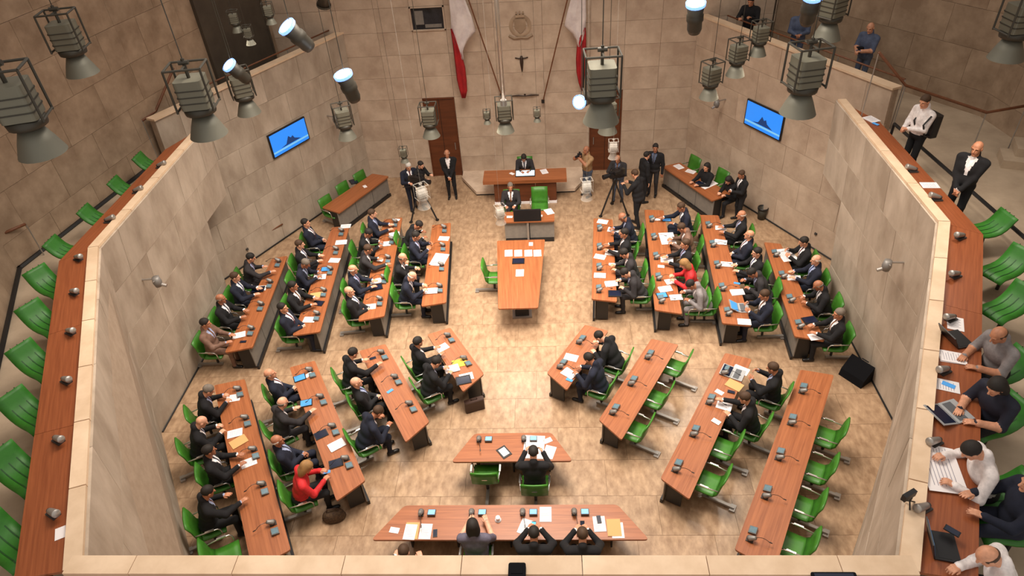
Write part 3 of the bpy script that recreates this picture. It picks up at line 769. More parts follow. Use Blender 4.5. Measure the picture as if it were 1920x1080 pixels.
make_pose('headset', lean=12, wr=(.11, .47, .93), wl=(-.11, .47, .93), head=(22, 0), elbow=.9, curl=1.0, res=.018)
make_pose('gtype', lean=14, wr=(.13, .44, .76), wl=(-.13, .44, .76), head=(20, 5), res=.014)
make_pose('gread', lean=20, wr=(.20, .44, .80), wl=(-.22, .46, .80), head=(30, 0), curl=1.0, res=.014)
make_pose('gphone', lean=22, wr=(.04, .48, .80), wl=(-.28, .36, .80), head=(28, 10), curl=1.0, res=.014)
make_pose('stand', seated=False, lean=2, wr=(.04, .22, .93), wl=(-.04, .23, .91), head=(8, 0), curl=1.0, res=.017)
make_pose('sides', seated=False, lean=1, wr=(.27, .05, .82), wl=(-.27, .05, .82), head=(4, 10), hdir=(.05, .1, -1), curl=.35)
make_pose('shoot', seated=False, lean=3, wr=(.09, .30, 1.50), wl=(-.07, .36, 1.46), head=(0, 0), curl=1.0, elbow=.9)
make_pose('film', seated=False, lean=8, wr=(.18, .42, 1.22), wl=(-.14, .40, 1.26), head=(14, 0), curl=1.0, step=.5)
make_pose('chest', seated=False, lean=5, wr=(.08, .32, 1.10), wl=(-.06, .34, 1.12), head=(14, 12), curl=1.0, res=.015)
make_pose('lean', seated=False, lean=24, wr=(.22, .50, 1.02), wl=(-.22, .50, 1.02), head=(14, 0), res=.017)
mk = lambda n, c, r=.75: mat(n, c, r, noise=(14, tuple(min(1, v*1.35) for v in c), 2, (1, 1, 1)))
CL = {'black': mk('cloth_black', srgb(17, 16, 19), .9), 'charcoal': mk('cloth_charcoal', srgb(40, 37, 39), .9), 'navy': mk('cloth_navy', srgb(20, 24, 40), .9), 'brown': mk('cloth_taupe', srgb(112, 84, 70)),
      'grey': mk('cloth_grey', srgb(122, 116, 116)), 'red': mk('cloth_red', srgb(186, 34, 38)), 'white': mk('cloth_white', srgb(214, 206, 204)), 'beige': mk('cloth_beige', srgb(150, 118, 84)), 'blue': mk('cloth_blue', srgb(74, 84, 108)),
      'jeans': mk('cloth_jeans', srgb(70, 80, 98)), 'stripe': mk('cloth_striped', srgb(92, 88, 104)), 'dots': mk('cloth_dotted', srgb(22, 24, 40))}
SK = [mk('skin_%d' % i, c, .55) for i, c in enumerate([srgb(196, 140, 110), srgb(176, 120, 90), srgb(158, 104, 76), srgb(208, 154, 126)])]
HC = {'dark': mk('hair_dark', srgb(30, 24, 20)), 'brown': mk('hair_brown', srgb(66, 46, 30)), 'grey': mk('hair_grey', srgb(110, 100, 90)), 'blond': mk('hair_blond', srgb(140, 104, 62)), 'white': mk('hair_white', srgb(190, 184, 176))}
TIES = [mk('tie_%d' % i, c) for i, c in enumerate([srgb(90, 24, 34), srgb(40, 52, 96), srgb(60, 60, 70), srgb(110, 70, 40)])]
SHW = mk('shirt_white', srgb(224, 220, 222)); SHB = mk('shirt_blue', srgb(150, 160, 190)); EYEM = mat('eye_dark', srgb(40, 28, 22), .3); LIPM = mat('lip', srgb(150, 84, 76), .5); SHOEM = mat('shoe_black', srgb(20, 19, 20), .4)
PEOPLE = []
def person(pose, p, f, label, cloth='black', hair='short', hc='dark', skin=None, trousers=None, suit=True, sleeves=True, z=0, head=True, tie=None, scale=1.0, shirt=None, shoe=None, bare=False):
    """p: world position of the head centre (head=True) or of the body origin"""
    me, hcp, HM4, wrists = POSES[pose]
    ang = math.atan2(f[1], f[0])-math.pi/2
    o = obj('person', me); Rz = Matrix.Rotation(ang, 3, 'Z')
    if head:
        q = Rz@(Vector(hcp.tolist())*scale); o.location = (p[0]-q.x, p[1]-q.y, z)
    else: o.location = (p[0], p[1], z)
    o.rotation_euler = (0, 0, ang); o.scale = (scale,)*3
    i = len(PEOPLE); sk = SK[i*7 % 4] if skin is None else SK[skin]; cl = CL[cloth]; tr = CL[trousers] if trousers else cl
    sh = (SHW if i % 3 else SHB) if shirt is None else CL[shirt]; ti = TIES[(i*5) % 4] if tie is None else tie
    if not suit: sh = cl; ti = cl
    mats = [sk, cl, tr, sh, ti, SHOEM, EYEM, LIPM, cl if sleeves else sk]
    for sl, m in zip(o.material_slots, mats): sl.link = 'OBJECT'; sl.material = m
    if hair:
        h = obj('hair', HAIR[hair], o); h.matrix_local = HM4
        h.material_slots[0].link = 'OBJECT'; h.material_slots[0].material = HC[hc]
    tag(o, label, 'person'); PEOPLE.append(o)
    return o
def headz(pose, z=0, scale=1): return z+float(POSES[pose][1][2])*scale
CN = {'black': 'black', 'charcoal': 'charcoal', 'navy': 'navy', 'brown': 'taupe brown', 'grey': 'grey', 'red': 'red'}
HN = {None: 'bald ', 'fringe': 'balding ', 'short': '', 'long': ''}
# (bench, seat, head pixel, pose, cloth, hair, hair colour)
SE = [
 ('U1L', [((470, 483), 'reach', 'charcoal', 'short', 'dark'), ((441, 519), 'rest', 'navy', 'short', 'brown'), ((414, 560), 'rest', 'black', 'fringe', 'grey'), ((385, 606), 'rest', 'brown', 'short', 'dark')]),
 ('U2L', [((573, 418), 'lap', 'navy', 'short', 'dark'), ((562, 458), 'rest', 'black', 'short', 'brown'), ((573, 494), 'write', 'navy', 'short', 'grey'), ((549, 536), 'rest', 'black', 'short', 'dark'), ((530, 577), 'lap', 'navy', 'short', 'dark')]),
 ('U3L', [((698, 400), 'rest', 'navy', 'short', 'brown'), ((691, 437), 'write', 'black', 'short', 'dark'), ((690, 467), 'reach', 'charcoal', 'short', 'brown'), ((662, 505), 'rest', 'navy', 'fringe', 'white'), ((655, 546), 'lap', 'black', 'fringe', 'grey')]),
 ('U4L', [((785, 422), 'bend', 'black', 'short', 'dark'), ((780, 442), 'read', 'navy', 'short', 'dark'), ((755, 483), 'chin', 'black', 'fringe', 'grey'), ((773, 518), 'write', 'navy', 'fringe', 'white')]),
 ('U4R', [((1167, 407), 'write', 'navy', 'fringe', 'grey'), ((1170, 437), 'rest', 'black', 'short', 'dark'), ((1170, 475), 'write', 'charcoal', 'short', 'dark'), ((1172, 512), 'bend', 'charcoal', 'short', 'dark')]),
 ('U3R', [((1277, 388), 'reach', 'navy', 'short', 'brown'), ((1278, 427), 'write', 'brown', 'short', 'brown'), ((1285, 457), 'rest', 'black', 'short', 'brown'), ((1283, 495), 'write', 'red', 'long', 'blond'), ((1295, 534), 'bend', 'grey', 'short', 'dark')]),
 ('U2R', [((1390, 403), 'rest', 'black', 'fringe', 'white'), ((1405, 440), 'lap', 'navy', 'fringe', 'grey'), ((1419, 473), 'rest', 'black', 'short', 'dark'), ((1410, 512), 'bend', 'charcoal', 'short', 'dark'), ((1433, 553), 'read', 'navy', 'short', 'brown')]),
 ('U1R', [((1507, 453), 'read', 'black', 'short', 'dark'), ((1530, 487), 'rest', 'navy', 'fringe', 'white'), ((1534, 535), 'write', 'black', 'fringe', 'grey'), ((1573, 588), 'rest', 'black', 'short', 'grey')]),
 ('L1L', [((391, 732), 'write', 'black', 'short', 'grey'), ((378, 791), 'write', 'black', None, 'dark'), ((392, 845), 'rest', 'black', 'short', 'dark'), ((390, 922), 'reach', 'black', 'short', 'dark')]),
 ('L2L', [((506, 701), 'lap', 'navy', 'fringe', 'grey'), ((530, 755), 'reach', 'charcoal', 'fringe', 'grey'), ((520, 826), 'lap', 'navy', 'fringe', 'white'), ((575, 876), 'write', 'red', 'long', 'blond')]),
 ('L3L', [((662, 662), 'reach', 'black', 'short', 'dark'), ((668, 717), 'lap', 'black', None, 'dark'), ((708, 772), 'bend', 'navy', 'short', 'brown')]),
 ('L4L', [((784, 641), 'rest', 'black', 'short', 'dark'), ((818, 679), 'write', 'black', 'short', 'dark')]),
 ('L4R', [((1124, 631), 'bend', 'black', 'short', 'dark'), ((1104, 672), 'write', 'navy', 'short', 'dark')]),
 ('L2R', [((1449, 690), 'read', 'black', 'short', 'brown'), ((1396, 746), 'reach', 'black', 'short', 'brown')]),
]
for key, L in SE:
    for i, (h, pose, cl, hr, hcx) in enumerate(L):
        f = SEAT[key][0][1].copy(); f.rotate(Matrix.Rotation(random.uniform(-.08, .08), 3, 'Z'))
        p = at(h[0], h[1], headz(pose, 0, 1.08)); fem = hr == 'long'
        kind = '%s%s in %s %s' % (HN[hr], 'woman' if fem else 'man', CN[cl], 'jacket' if fem else 'suit')
        if hr == 'long': kind = 'fair-haired '+kind
        o = person(pose, p, f, '%s, %s from far end at the %s' % (kind, ORD[i], NICK[key]), cl, hr, hcx, suit=not fem, trousers='black' if fem else None, scale=1.08)
        chair(o.location, f, 'green chair under the %s sitter from far end, %s' % (ORD[i], NICK[key]))
# front tables
for i, (h, pose, lab, kw) in enumerate([((757, 1036), 'gread', 'dark-haired man bent over papers, leftmost at the front table by the rim', dict(cloth='black', hc='brown')),
        ((886, 985), 'rest', 'dark-haired woman in grey striped top at the front table by the rim', dict(cloth='stripe', hair='long', suit=False, sleeves=False, skin=3)),
        ((1001, 1001), 'headset', 'man in black suit holding up a blue-lit phone at the front table', dict(cloth='black')),
        ((1092, 1003), 'headset', 'rightmost man in black suit at the front table, hands raised', dict(cloth='black', hc='brown'))]):
    f = Vector((0, 1, 0)); o = person(pose, at(*h, headz(pose, 0, 1.08)), f, lab, scale=1.08, **kw)
    chair(o.location, f, 'green chair of the %s sitter from the left at the front table' % ORD[i])
f = Vector((0, 1, 0)); o = person('read', at(1000, 848, headz('read', 0, 1.08)), f, 'man in black suit reading alone at the small trapezoid table', 'black', scale=1.08); chair(o.location, f, 'occupied green chair at the small trapezoid table')
chair(at(912, 893, .46), f, 'empty green chair at the small trapezoid table')
# empty chairs
for key, pts in (('L3R', [(1273, 692), (1238, 752), (1200, 812)]), ('L2R', [(1365, 845), (1340, 910)]), ('L1R', [(1558, 823), (1538, 889), (1515, 956), (1501, 1029)]), ('L1L', [(412, 1050)]), ('U3R', [(1312, 578)])):
    f = SEAT[key][0][1]
    for i, q in enumerate(pts):
        chair(at(*q, .46)+f*.10, f, 'empty green chair, %s empty one from far end at the %s' % (ORD[i], NICK[key]) if len(pts) > 1 else 'only empty green chair at the %s' % NICK[key])
for i, q in enumerate([(680, 336), (648, 357), (616, 383)]): chair(at(*q, .72)+Vector((.12, -.08, 0)), (.86, -.5), 'empty green chair behind the left side desk, %s from far end' % ORD[i])
for i, q in enumerate([(1300, 303), (1352, 328)]): chair(at(*q, .80)+Vector((-.16, -.10, 0)), (-.86, -.5), 'green chair behind the right side desk, %s from far end' % ORD[i])
chair(at(927, 520, .46), (1, 0), 'lone empty green chair at the side of the centre table')
chair(at(1012, 385, .46), (0, -1), 'empty green chair at the clerk desk')
# officials
o = person('write', at(982, 296, headz('write', .16)), (0, -1), 'presiding man in dark suit seated behind the speaker desk', 'charcoal', z=.16)
c = chair(o.location, (0, -1), 'green chair of the presiding man on the dais', z=.16)
o = person('rest', at(957, 350, headz('rest')), (0, -1), 'clerk in grey suit seated at the clerk desk', 'charcoal', hc='grey')
chair(o.location, (0, -1), 'green chair under the clerk at the clerk desk')
o = person('rest', at(1325, 313, headz('rest')), (-.86, -.5), 'long-haired woman in black behind the right side desk', 'black', 'long', suit=False)
o = person('write', at(1366, 338, headz('write')), (-.86, -.5), 'second woman in black at the near end of the right side desk', 'black', 'long', suit=False); 
person('chest', at(1390, 327, headz('chest', 0, .97)), (-.9, -.2), 'young man in dark suit standing at the end of right side desk', 'black', hc='brown', scale=.97)
person('stand', at(838, 288, headz('stand')), (.05, -1), 'white-haired usher in black tailcoat standing before the left door', 'black', 'fringe', 'white', tie=SHW, shirt='white')
person('film', at(766, 312, headz('film')), (.55, -.85), 'cameraman in navy suit standing by the left television camera', 'navy', 'short', 'white')
person('film', at(789, 309, headz('film', 0, .95)), (.9, -.5), 'dark-haired operator in black behind the left television camera', 'black', 'short', 'dark', suit=False, scale=.95)
person('shoot', at(1099, 281, headz('shoot')), (-.8, -.6), 'photographer in beige shirt and jeans raising a camera beside the right door', 'beige', None, trousers='jeans', suit=False, sleeves=False)
person('film', at(1158, 298, headz('film', 0, .97)), (-.4, -.9), 'cameraman in blue shirt and dark jacket before the right door', 'charcoal', 'fringe', 'brown', trousers='jeans', shirt='blue', scale=.97)
person('film', at(1190, 326, headz('film', 0, 1.06)), (-.75, .6), 'man in black jacket seen from behind near the right camera', 'black', 'short', 'brown', suit=False, scale=1.06)
person('sides', at(1213, 291, headz('sides', 0, .98)), (.9, .3), 'dark-haired man in black suit turned towards a taller man', 'black', scale=.98)
person('sides', at(1229, 277, headz('sides', 0, 1.03)), (-.35, -.9), 'tall man in black suit and blue shirt by the right wall', 'black', shirt='blue', trousers='charcoal', scale=1.03)
# gallery people
G = lambda pose: headz(pose, ZG)
person('stand', at(1832, 278, G('stand')), (-.75, -.65), 'bald usher in black tailcoat standing behind the right gallery counter', 'black', None, tie=SHW, shirt='white', z=ZG, skin=1)
person('chest', at(1734, 190, G('chest')), (-.95, -.3), 'man in white shirt with black backpack holding a camera in the right gallery', 'white', 'short', 'brown', trousers='black', suit=False, z=ZG)
person('chest', at(1632, 52, G('chest')), (-.8, -.6), 'bald photographer in blue shirt leaning over the right screen wall', 'blue', None, suit=False, sleeves=False, trousers='jeans', z=ZG, skin=0)
person('chest', at(1507, 22, G('chest')), (-.3, -.95), 'man in grey-blue shirt with dark strap on the upper right walkway', 'blue', 'short', 'brown', suit=False, z=ZG)
person('film', at(1408, 2, G('film')), (-.5, -.85), 'person in black before the dark opening on the right walkway', 'black', 'short', 'dark', suit=False, z=ZG)
for i, (h, pose, f, lab, kw) in enumerate([
   ((1872, 628), 'gtype', (-.93, -.2), 'man in grey t-shirt with black laptop at the right gallery counter', dict(cloth='grey', hair='fringe', hc='brown', trousers='black', sleeves=False, skin=1)),
   ((1868, 725), 'gtype', (-.9, -.3), 'dark-haired woman in dotted dark top with silver laptop in the right gallery', dict(cloth='dots', hair='long', sleeves=False, trousers='black', skin=0)),
   ((1822, 845), 'gread', (-.93, .12), 'man in white sweater reading papers at the right gallery counter', dict(cloth='white', trousers='charcoal', skin=0)),
   ((1852, 1043), 'gphone', (-.9, .25), 'balding man in white shirt with phone at lower right gallery', dict(cloth='white', hair='fringe', hc='brown', trousers='charcoal', skin=0))]):
    o = person(pose, at(*h, G(pose)), f, lab, suit=False, z=ZG, **kw)
    gseat(o.location, f, 'green ribbed gallery seat on the right under the %s seated visitor from far end' % ORD[i])
o = person('rest', at(1935, 905, G('rest')), (-.9, .1), 'person in navy clothes cut off at the right edge', 'navy', suit=False, z=ZG, trousers='navy'); gseat(o.location, (-.9, .1), 'green ribbed gallery seat under the person in navy at the right edge')
for i, (q, f) in enumerate([((8.36, 10.15), (-1, -.15)), ((8.12, 9.0), (-.88, -.45)), ((7.66, 8.05), (-.88, -.45))]):
    gseat(q, f, 'empty green ribbed gallery seat on the right, %s from far end' % ORD[i])
#@@PART4
# ------------------------------------------------------------------ things on the desks
def R3(a): return Matrix.Rotation(a, 3, 'Z')
def mk_paper(name, m, w, h, n=1, prnt=False):
    t = MB()
    for i in range(n): t.box((random.uniform(-.01, .01), random.uniform(-.01, .01), .003+.005*i), (w, h, .004), random.uniform(-.12, .12) if i else 0)
    me = t.mesh(name, m)
    pm = None
    if prnt:
        q = MB()
        for k in range(7): q.box((-w*.06*(k % 2), h*(.34-.1*k), .0055+.005*(n-1)), (w*(.72-.12*(k % 2)), h*.018, .0012))
        pm = q.mesh('print', PRINT)
    return me, pm
PM = {'paper': mk_paper('paper_sheet', PAPER, .21, .30, 1, True), 'stack': mk_paper('paper_stack', PAPER, .22, .31, 3, True), 'spread': mk_paper('open_newspaper', PAPER, .56, .40, 1, True),
      'kraft': mk_paper('brown_envelope', KRAFT, .24, .33), 'yellow': mk_paper('yellow_folder', YELLOW, .24, .32), 'slip': mk_paper('paper_slip', PAPER, .11, .17), 'card': mk_paper('blue_card', SCRB, .07, .15)}
PN = {'paper': ('paper_sheet', 'white printed sheet', 'paper'), 'stack': ('paper_stack', 'loose pile of white papers', 'papers'), 'spread': ('open_newspaper', 'wide white open newspaper', 'newspaper'), 'kraft': ('brown_envelope', 'brown paper envelope', 'envelope'),
      'yellow': ('yellow_folder', 'yellow paper folder', 'folder'), 'slip': ('paper_slip', 'small white slip of paper', 'paper'), 'card': ('blue_card', 'small light blue card', 'card'),
      'tablet': ('tablet', 'black tablet with blue screen', 'tablet'), 'dark': ('tablet', 'black switched-off tablet', 'tablet'), 'folder': ('leather_folder', 'black leather folder', 'folder'), 'phone': ('mobile_phone', 'black mobile phone', 'phone'),
      'wtab': ('tablet', 'black-framed tablet with white screen', 'tablet')}
LABELS = {}
def item(kind, px, py, where, ang=0, z=.742, tilt=0):
    p = at(px, py, z); nm, ds, cat = PN[kind]
    label = '%s %s' % (ds, where)
    if label in LABELS: LABELS[label] += 1; print('DUPLABEL', label)
    LABELS[label] = 1
    if kind in PM:
        me, pm = PM[kind]; o = obj(nm, me)
        if pm: obj('print', pm, o)
    else:
        o = empty(nm)
        if kind in ('tablet', 'dark', 'wtab'):
            MB().box((0, 0, .007), (.20, .27, .012)).build('case', BLACKP, o); MB().box((0, 0, .0145), ((.17, .23, .003) if kind != 'wtab' else (.14, .19, .003))).build('screen', {'tablet': SCRB, 'dark': SCRD, 'wtab': PAPER}[kind], o)
        elif kind == 'folder':
            MB().box((0, 0, .008), (.25, .33, .014)).build('cover', BLACKP, o); MB().box((.01, 0, .0165), (.2, .28, .003)).build('flap', SCRD, o)
        elif kind == 'phone':
            MB().box((0, 0, .006), (.075, .15, .01)).build('case', BLACKP, o); MB().box((0, 0, .0115), (.065, .125, .002)).build('screen', SCRD, o)
    o.location = (p.x, p.y, z); o.rotation_euler = (tilt, 0, ang)
    tag(o, label, cat, nm.replace('_', ' ')+'s on the desks'); return o
def laptop(px, py, z, f, label, body, scr, op=100, name='laptop'):
    p = at(px, py, z); o = empty(name, (p.x, p.y, z), math.atan2(f[1], f[0])-math.pi/2)
    b = MB().box((0, 0, .01), (.34, .24, .018)).build('keyboard_base', body, o); MB().box((0, .02, .0195), (.29, .12, .003)).build('keys', KEYS if body is SILV else BLACKP, b)
    a = math.radians(op-90); Rl = Matrix.Rotation(-a, 3, 'X'); c = Vector((0, .125, .01))+Rl@Vector((0, 0, .12))
    l = MB().box(c, (.34, .014, .235), R=Rl).build('lid', body, o); MB().box(c+Rl@Vector((0, -.009, 0)), (.30, .003, .195), R=Rl).build('screen', scr, l)
    tag(o, label, 'laptop', 'laptops'); return o
random.seed(11)
IT = {
 'U1L': [('folder', 484, 543), ('paper', 489, 540), ('paper', 448, 628), ('phone', 456, 641)],
 'U2L': [('paper', 648, 424), ('stack', 640, 455), ('paper', 627, 488), ('tablet', 611, 505), ('stack', 600, 520), ('kraft', 593, 554), ('dark', 597, 569), ('paper', 580, 599)],
 'U3L': [('slip', 744, 412), ('paper', 739, 439), ('stack', 722, 458), ('slip', 712, 488), ('paper', 704, 527), ('folder', 705, 539), ('paper', 693, 575), ('phone', 688, 577)],
 'U4L': [('paper', 832, 447), ('spread', 823, 487), ('stack', 809, 546)],
 'U4R': [('paper', 1130, 416), ('stack', 1150, 431), ('paper', 1125, 482), ('stack', 1146, 474), ('slip', 1148, 496), ('paper', 1125, 517), ('stack', 1146, 532), ('folder', 1153, 551)],
 'U3R': [('slip', 1233, 412), ('tablet', 1250, 412), ('spread', 1252, 447), ('stack', 1250, 487), ('slip', 1240, 500), ('paper', 1259, 528), ('tablet', 1241, 554), ('stack', 1247, 542), ('paper', 1268, 558)],
 'U2R': [('paper', 1352, 428), ('stack', 1351, 454), ('paper', 1363, 496), ('card', 1381, 531), ('stack', 1382, 548), ('paper', 1396, 604)],
 'U1R': [('spread', 1476, 478), ('stack', 1488, 521), ('folder', 1519, 601), ('paper', 1530, 632)],
 'L1L': [('paper', 437, 746), ('paper', 440, 812), ('kraft', 447, 829), ('paper', 466, 867)],
 'L2L': [('tablet', 562, 709), ('slip', 578, 703), ('tablet', 574, 756), ('dark', 602, 815), ('stack', 632, 835), ('dark', 630, 869), ('card', 613, 885)],
 'L3L': [('phone', 699, 672), ('card', 732, 733)],
 'L4L': [('paper', 828, 652), ('yellow', 862, 681), ('stack', 848, 692), ('folder', 869, 713), ('paper', 874, 706)],
 'L4R': [('paper', 1071, 671), ('stack', 1067, 700), ('card', 1067, 712)],
 'L2R': [('stack', 1389, 694), ('kraft', 1378, 722), ('phone', 1371, 735), ('slip', 1349, 736), ('paper', 1358, 762), ('slip', 1343, 791)],
}
for key, L in IT.items():
    f = SEAT[key][0][1]; base = math.atan2(f.y, f.x)-math.pi/2
    cnt = {}
    tot = {}
    for it in L: d = PN[it[0]][1]; tot[d] = tot.get(d, 0)+1
    for j, (kind, x, y) in enumerate(sorted(L, key=lambda q: q[2])):
        d = PN[kind][1]; i = cnt.get(d, 0); cnt[d] = i+1
        wh = 'on the %s' % NICK[key] if tot[d] == 1 else 'on the %s, %s from far end' % (NICK[key], ORD[i])
        item(kind, x, y, wh, base+random.uniform(-.3, .3), .742+.004*(j % 3))
for i, x in enumerate((953, 971, 990, 1007)): item('paper', x, 475, 'in the row across the centre table, %s from left' % ORD[i], .05)
item('folder', 972, 490, 'in the middle of the centre table', 1.57); item('paper', 974, 512, 'alone near the middle of the centre table'); item('slip', 995, 458, 'at the far edge of the centre table')
item('wtab', 945, 848, 'lying askew on the small trapezoid table', .65); item('paper', 1029, 848, 'at the right of the small trapezoid table', -.3); item('slip', 1026, 826, 'at the right of the small trapezoid table', -1.1)
item('spread', 1002, 838, 'before the man at the small trapezoid table', 1.5)
item('slip', 740, 995, 'at the left end of the front table', 1.4); item('kraft', 773, 996, 'at the left of the front table', 0); item('paper', 768, 998, 'partly over an envelope at the left of the front table', -.06, .747)
item('paper', 797, 997, 'right of the brown envelope on the front table', -.03); item('phone', 816, 1000, 'at the left of the front table', .1)
item('paper', 984, 988, 'before the third sitter of the front table', -.35); item('paper', 1022, 965, 'at the far edge of the front table', 0); item('paper', 1123, 983, 'with a phone on it at the right of the front table', .05)
item('phone', 1123, 974, 'lying on a sheet at the right of the front table', .1, .752); item('kraft', 1152, 990, 'at the right end of the front table', .02, .748); item('paper', 1157, 995, 'under the brown envelope at the right end of the front table', .02, .742)
pz = item('phone', 1001, 986, 'glowing blue before the third sitter of the front table', 0, .95, .5); pz.children[1].data.materials[0] = mat('phone_glow', srgb(90, 200, 240), .3, emit=((.1, .65, .95), 1.2))
pz = item('phone', 1092, 985, 'held up by the rightmost man of the front table', 0, .95, .5)
cup = empty('cup', at(934, 975, .742)); MB().lathe([(.0, .004), (.03, .004), (.04, .09), (.036, .09), (.028, .012), (0, .012)], n=16).build('cup_body', PAPER, cup, True); MB().lathe([(0, 0), (.055, 0), (.06, .006), (0, .006)], n=16).build('saucer', PAPER, cup, True)
MB().lathe([(0, .075), (.037, .075)], n=16).build('drink', PAPER, cup); tag(cup, 'white cup standing on the front table by the woman', 'cup')
item('paper', 1020, 322, 'at the right of the speaker desk', .3, .905); item('slip', 960, 326, 'at the left of the speaker desk', .8, .905)
sc = empty('desk_monitor', at(985, 327, .905)); tag(sc, 'bright glowing screen lying before the presiding man on the speaker desk', 'screen')
MB().box((0, 0, .03), (.62, .30, .03), R=Matrix.Rotation(.15, 3, 'X')).build('housing', BLACKP, sc); MB().box((0, 0, .048), (.58, .26, .006), R=Matrix.Rotation(.15, 3, 'X')).build('screen', mat('screen_white', srgb(200, 225, 240), .4, emit=((.62, .85, 1.0), 1.6)), sc)
item('slip', 956, 407, 'at the left of the clerk desk', 1.5); item('slip', 1012, 405, 'at the right of the clerk desk', 1.5); item('stack', 1030, 397, 'at the right end of the clerk desk', .4)
mo = empty('display_screen', (.17, 16.62, 0)); tag(mo, 'black rounded display on a stand before the clerk desk', 'screen')
MB().prism(rounded([(-.40, -.03), (.40, -.03), (.40, .03), (-.40, .03)], .02), .70, 1.12).build('housing', BLACKP, mo); MB().box((0, -.0, .55), (.06, .05, 1.0)).build('post', STEEL, mo)
MB().box((0, .035, 1.06), (.5, .012, .03)).build('light_strip', PAPER, mo); MB().box((0, 0, .02), (.4, .3, .04)).build('foot', BLACK, mo)
item('stack', 1273, 313, 'at the far end of the right side desk', .5); item('paper', 1295, 322, 'at the middle of the right side desk', .9); item('spread', 1326, 345, 'at the near end of the right side desk', .6); item('dark', 1312, 344, 'on the right side desk', .6)
item('folder', 663, 341, 'on the left side desk', .5); item('slip', 684, 350, 'on the left side desk', .6)
# gallery counter items
ZC = 4.682
item('stack', 1634, 224, 'at the far end of the right gallery counter', .4, ZC); item('card', 1641, 232, 'at the far end of the right gallery counter', .5, ZC+.016); item('paper', 1744, 348, 'before the usher on the right gallery counter', 1.5, ZC)
item('paper', 1790, 607, 'behind the black laptop on the right gallery counter', -.4, ZC); item('stack', 1785, 670, 'below the black laptop on the right gallery counter', 1.3, ZC); item('paper', 1775, 724, 'under a blue-lit phone on the right gallery counter', 1.2, ZC)
item('card', 1777, 721, 'on a sheet beside the silver laptop', .9, ZC+.008)
laptop(1796, 637, ZC, (-.93, -.2), 'black laptop of the man in grey t-shirt, right gallery', BLACKP, SCRD, 120)
laptop(1792, 772, ZC, (-.9, -.3), 'silver laptop of the woman in dotted top, right gallery', SILV, SCRD, 165)
item('stack', 1758, 850, 'held by the man in white sweater, right gallery', 1.3, ZC); item('spread', 1768, 885, 'before the man in white sweater, right gallery', 1.4, ZC+.02)
laptop(1770, 1026, ZC, (-.9, .2), 'black laptop at the lower right corner of the gallery', BLACKP, SCRB, 108); item('phone', 1785, 996, 'in the hand of the balding man, right gallery', .8, ZC+.10)
item('slip', 112, 1001, 'at the edge of the left gallery counter', .5, ZC)
laptop(1384, 703, .748, SEAT['L2R'][0][1], 'silver laptop among papers on the second near-right bench', SILV, SCRD, 175)
laptop(1394, 578, .744, SEAT['U2R'][0][1], 'silver laptop at the near end of the second far-right bench', SILV, SCRB, 150)
mc = empty('small_camera', at(1703, 945, 4.75)); tag(mc, 'small black camera on a mini tripod on the right rim', 'camera')
MB().box((-.04, 0, .16), (.17, .05, .085), .5).build('body', BLACKP, mc); MB().tube([(0, 0, .12), (.0, 0, .05)], .012, 6).build('neck', BLACK, mc)
for a in (.3, 2.4, 4.5): MB().tube([(0, 0, .055), (.08*math.cos(a), .08*math.sin(a), .004)], .008, 5).build('leg', BLACK, mc)
bb = empty('black_box', at(970, 1068, 4.75)); tag(bb, 'black rounded device resting on the front rim, bottom centre', 'device'); MB().prism(rounded([(-.09, -.12), (.09, -.12), (.09, .05), (-.09, .05)], .025), 0, .05).build('housing', MATTE, bb, loc=(0, 0, 0)); MB().box((0, -.02, .053), (.12, .1, .006)).build('cover', MATTE, bb)
bb = empty('black_box', at(1562, 1078, 4.75)); tag(bb, 'dark tablet on the front rim, bottom right', 'device'); MB().prism(rounded([(-.22, -.12), (.22, -.12), (.22, .02), (-.22, .02)], .02), 0, .02).build('housing', MATTE, bb); MB().box((0, -.05, .022), (.38, .11, .004)).build('screen', SCRD, bb)
# things on the floor
b = empty('loudspeaker', at(1603, 708, 0), -.95); tag(b, 'black wedge loudspeaker on the floor by the right wall', 'loudspeaker')
MB().add([(-.28, -.2, 0), (.28, -.2, 0), (.28, .22, 0), (-.28, .22, 0), (-.28, -.16, .18), (.28, -.16, .18), (.28, .12, .46), (-.28, .12, .46)], [(0, 3, 2, 1), (4, 5, 6, 7), (0, 1, 5, 4), (1, 2, 6, 5), (2, 3, 7, 6), (3, 0, 4, 7)]).build('cabinet', MATTE, b)
MB().add([(-.24, -.13, .212), (.24, -.13, .212), (.24, .10, .447), (-.24, .10, .447)], [(0, 1, 2, 3)]).build('grille', MATTE, b); MB().tube([(-.08, .2, .42), (.08, .2, .42)], .015, 6).build('handle', BLACK, b)
b = empty('briefcase', at(891, 768, 0), .35); tag(b, 'dark brown leather briefcase on the floor by the shortest near-left bench', 'briefcase')
MB().prism(rounded([(-.22, -.06), (.22, -.06), (.22, .06), (-.22, .06)], .03), 0, .32).build('body', BROWNL, b); MB().tube([(-.07, 0, .32), (-.06, 0, .37), (.06, 0, .37), (.07, 0, .32)], .010, 6).build('handle', BROWNL, b); MB().box((0, -.064, .24), (.40, .012, .14)).build('flap', BROWNL, b)
b = empty('handbag', at(628, 972, 0), .2); tag(b, 'brown patterned handbag on the floor behind the woman in red', 'bag')
MB().lathe([(0, .0), (.20, .0), (.22, .06), (.19, .17), (.12, .23), (0, .24)], n=16, M=Matrix(((1.05, 0, 0), (0, .62, 0), (0, 0, 1)))).build('body', WICKER, b, True); MB().tube([(-.12, 0, .21), (-.08, 0, .31), (.08, 0, .31), (.12, 0, .21)], .012, 6).build('handle', BROWNL, b)
b = empty('shoulder_bag', at(1213, 497, 0), 1.5); tag(b, 'black bag hanging at the aisle side of the third far-right bench', 'bag')
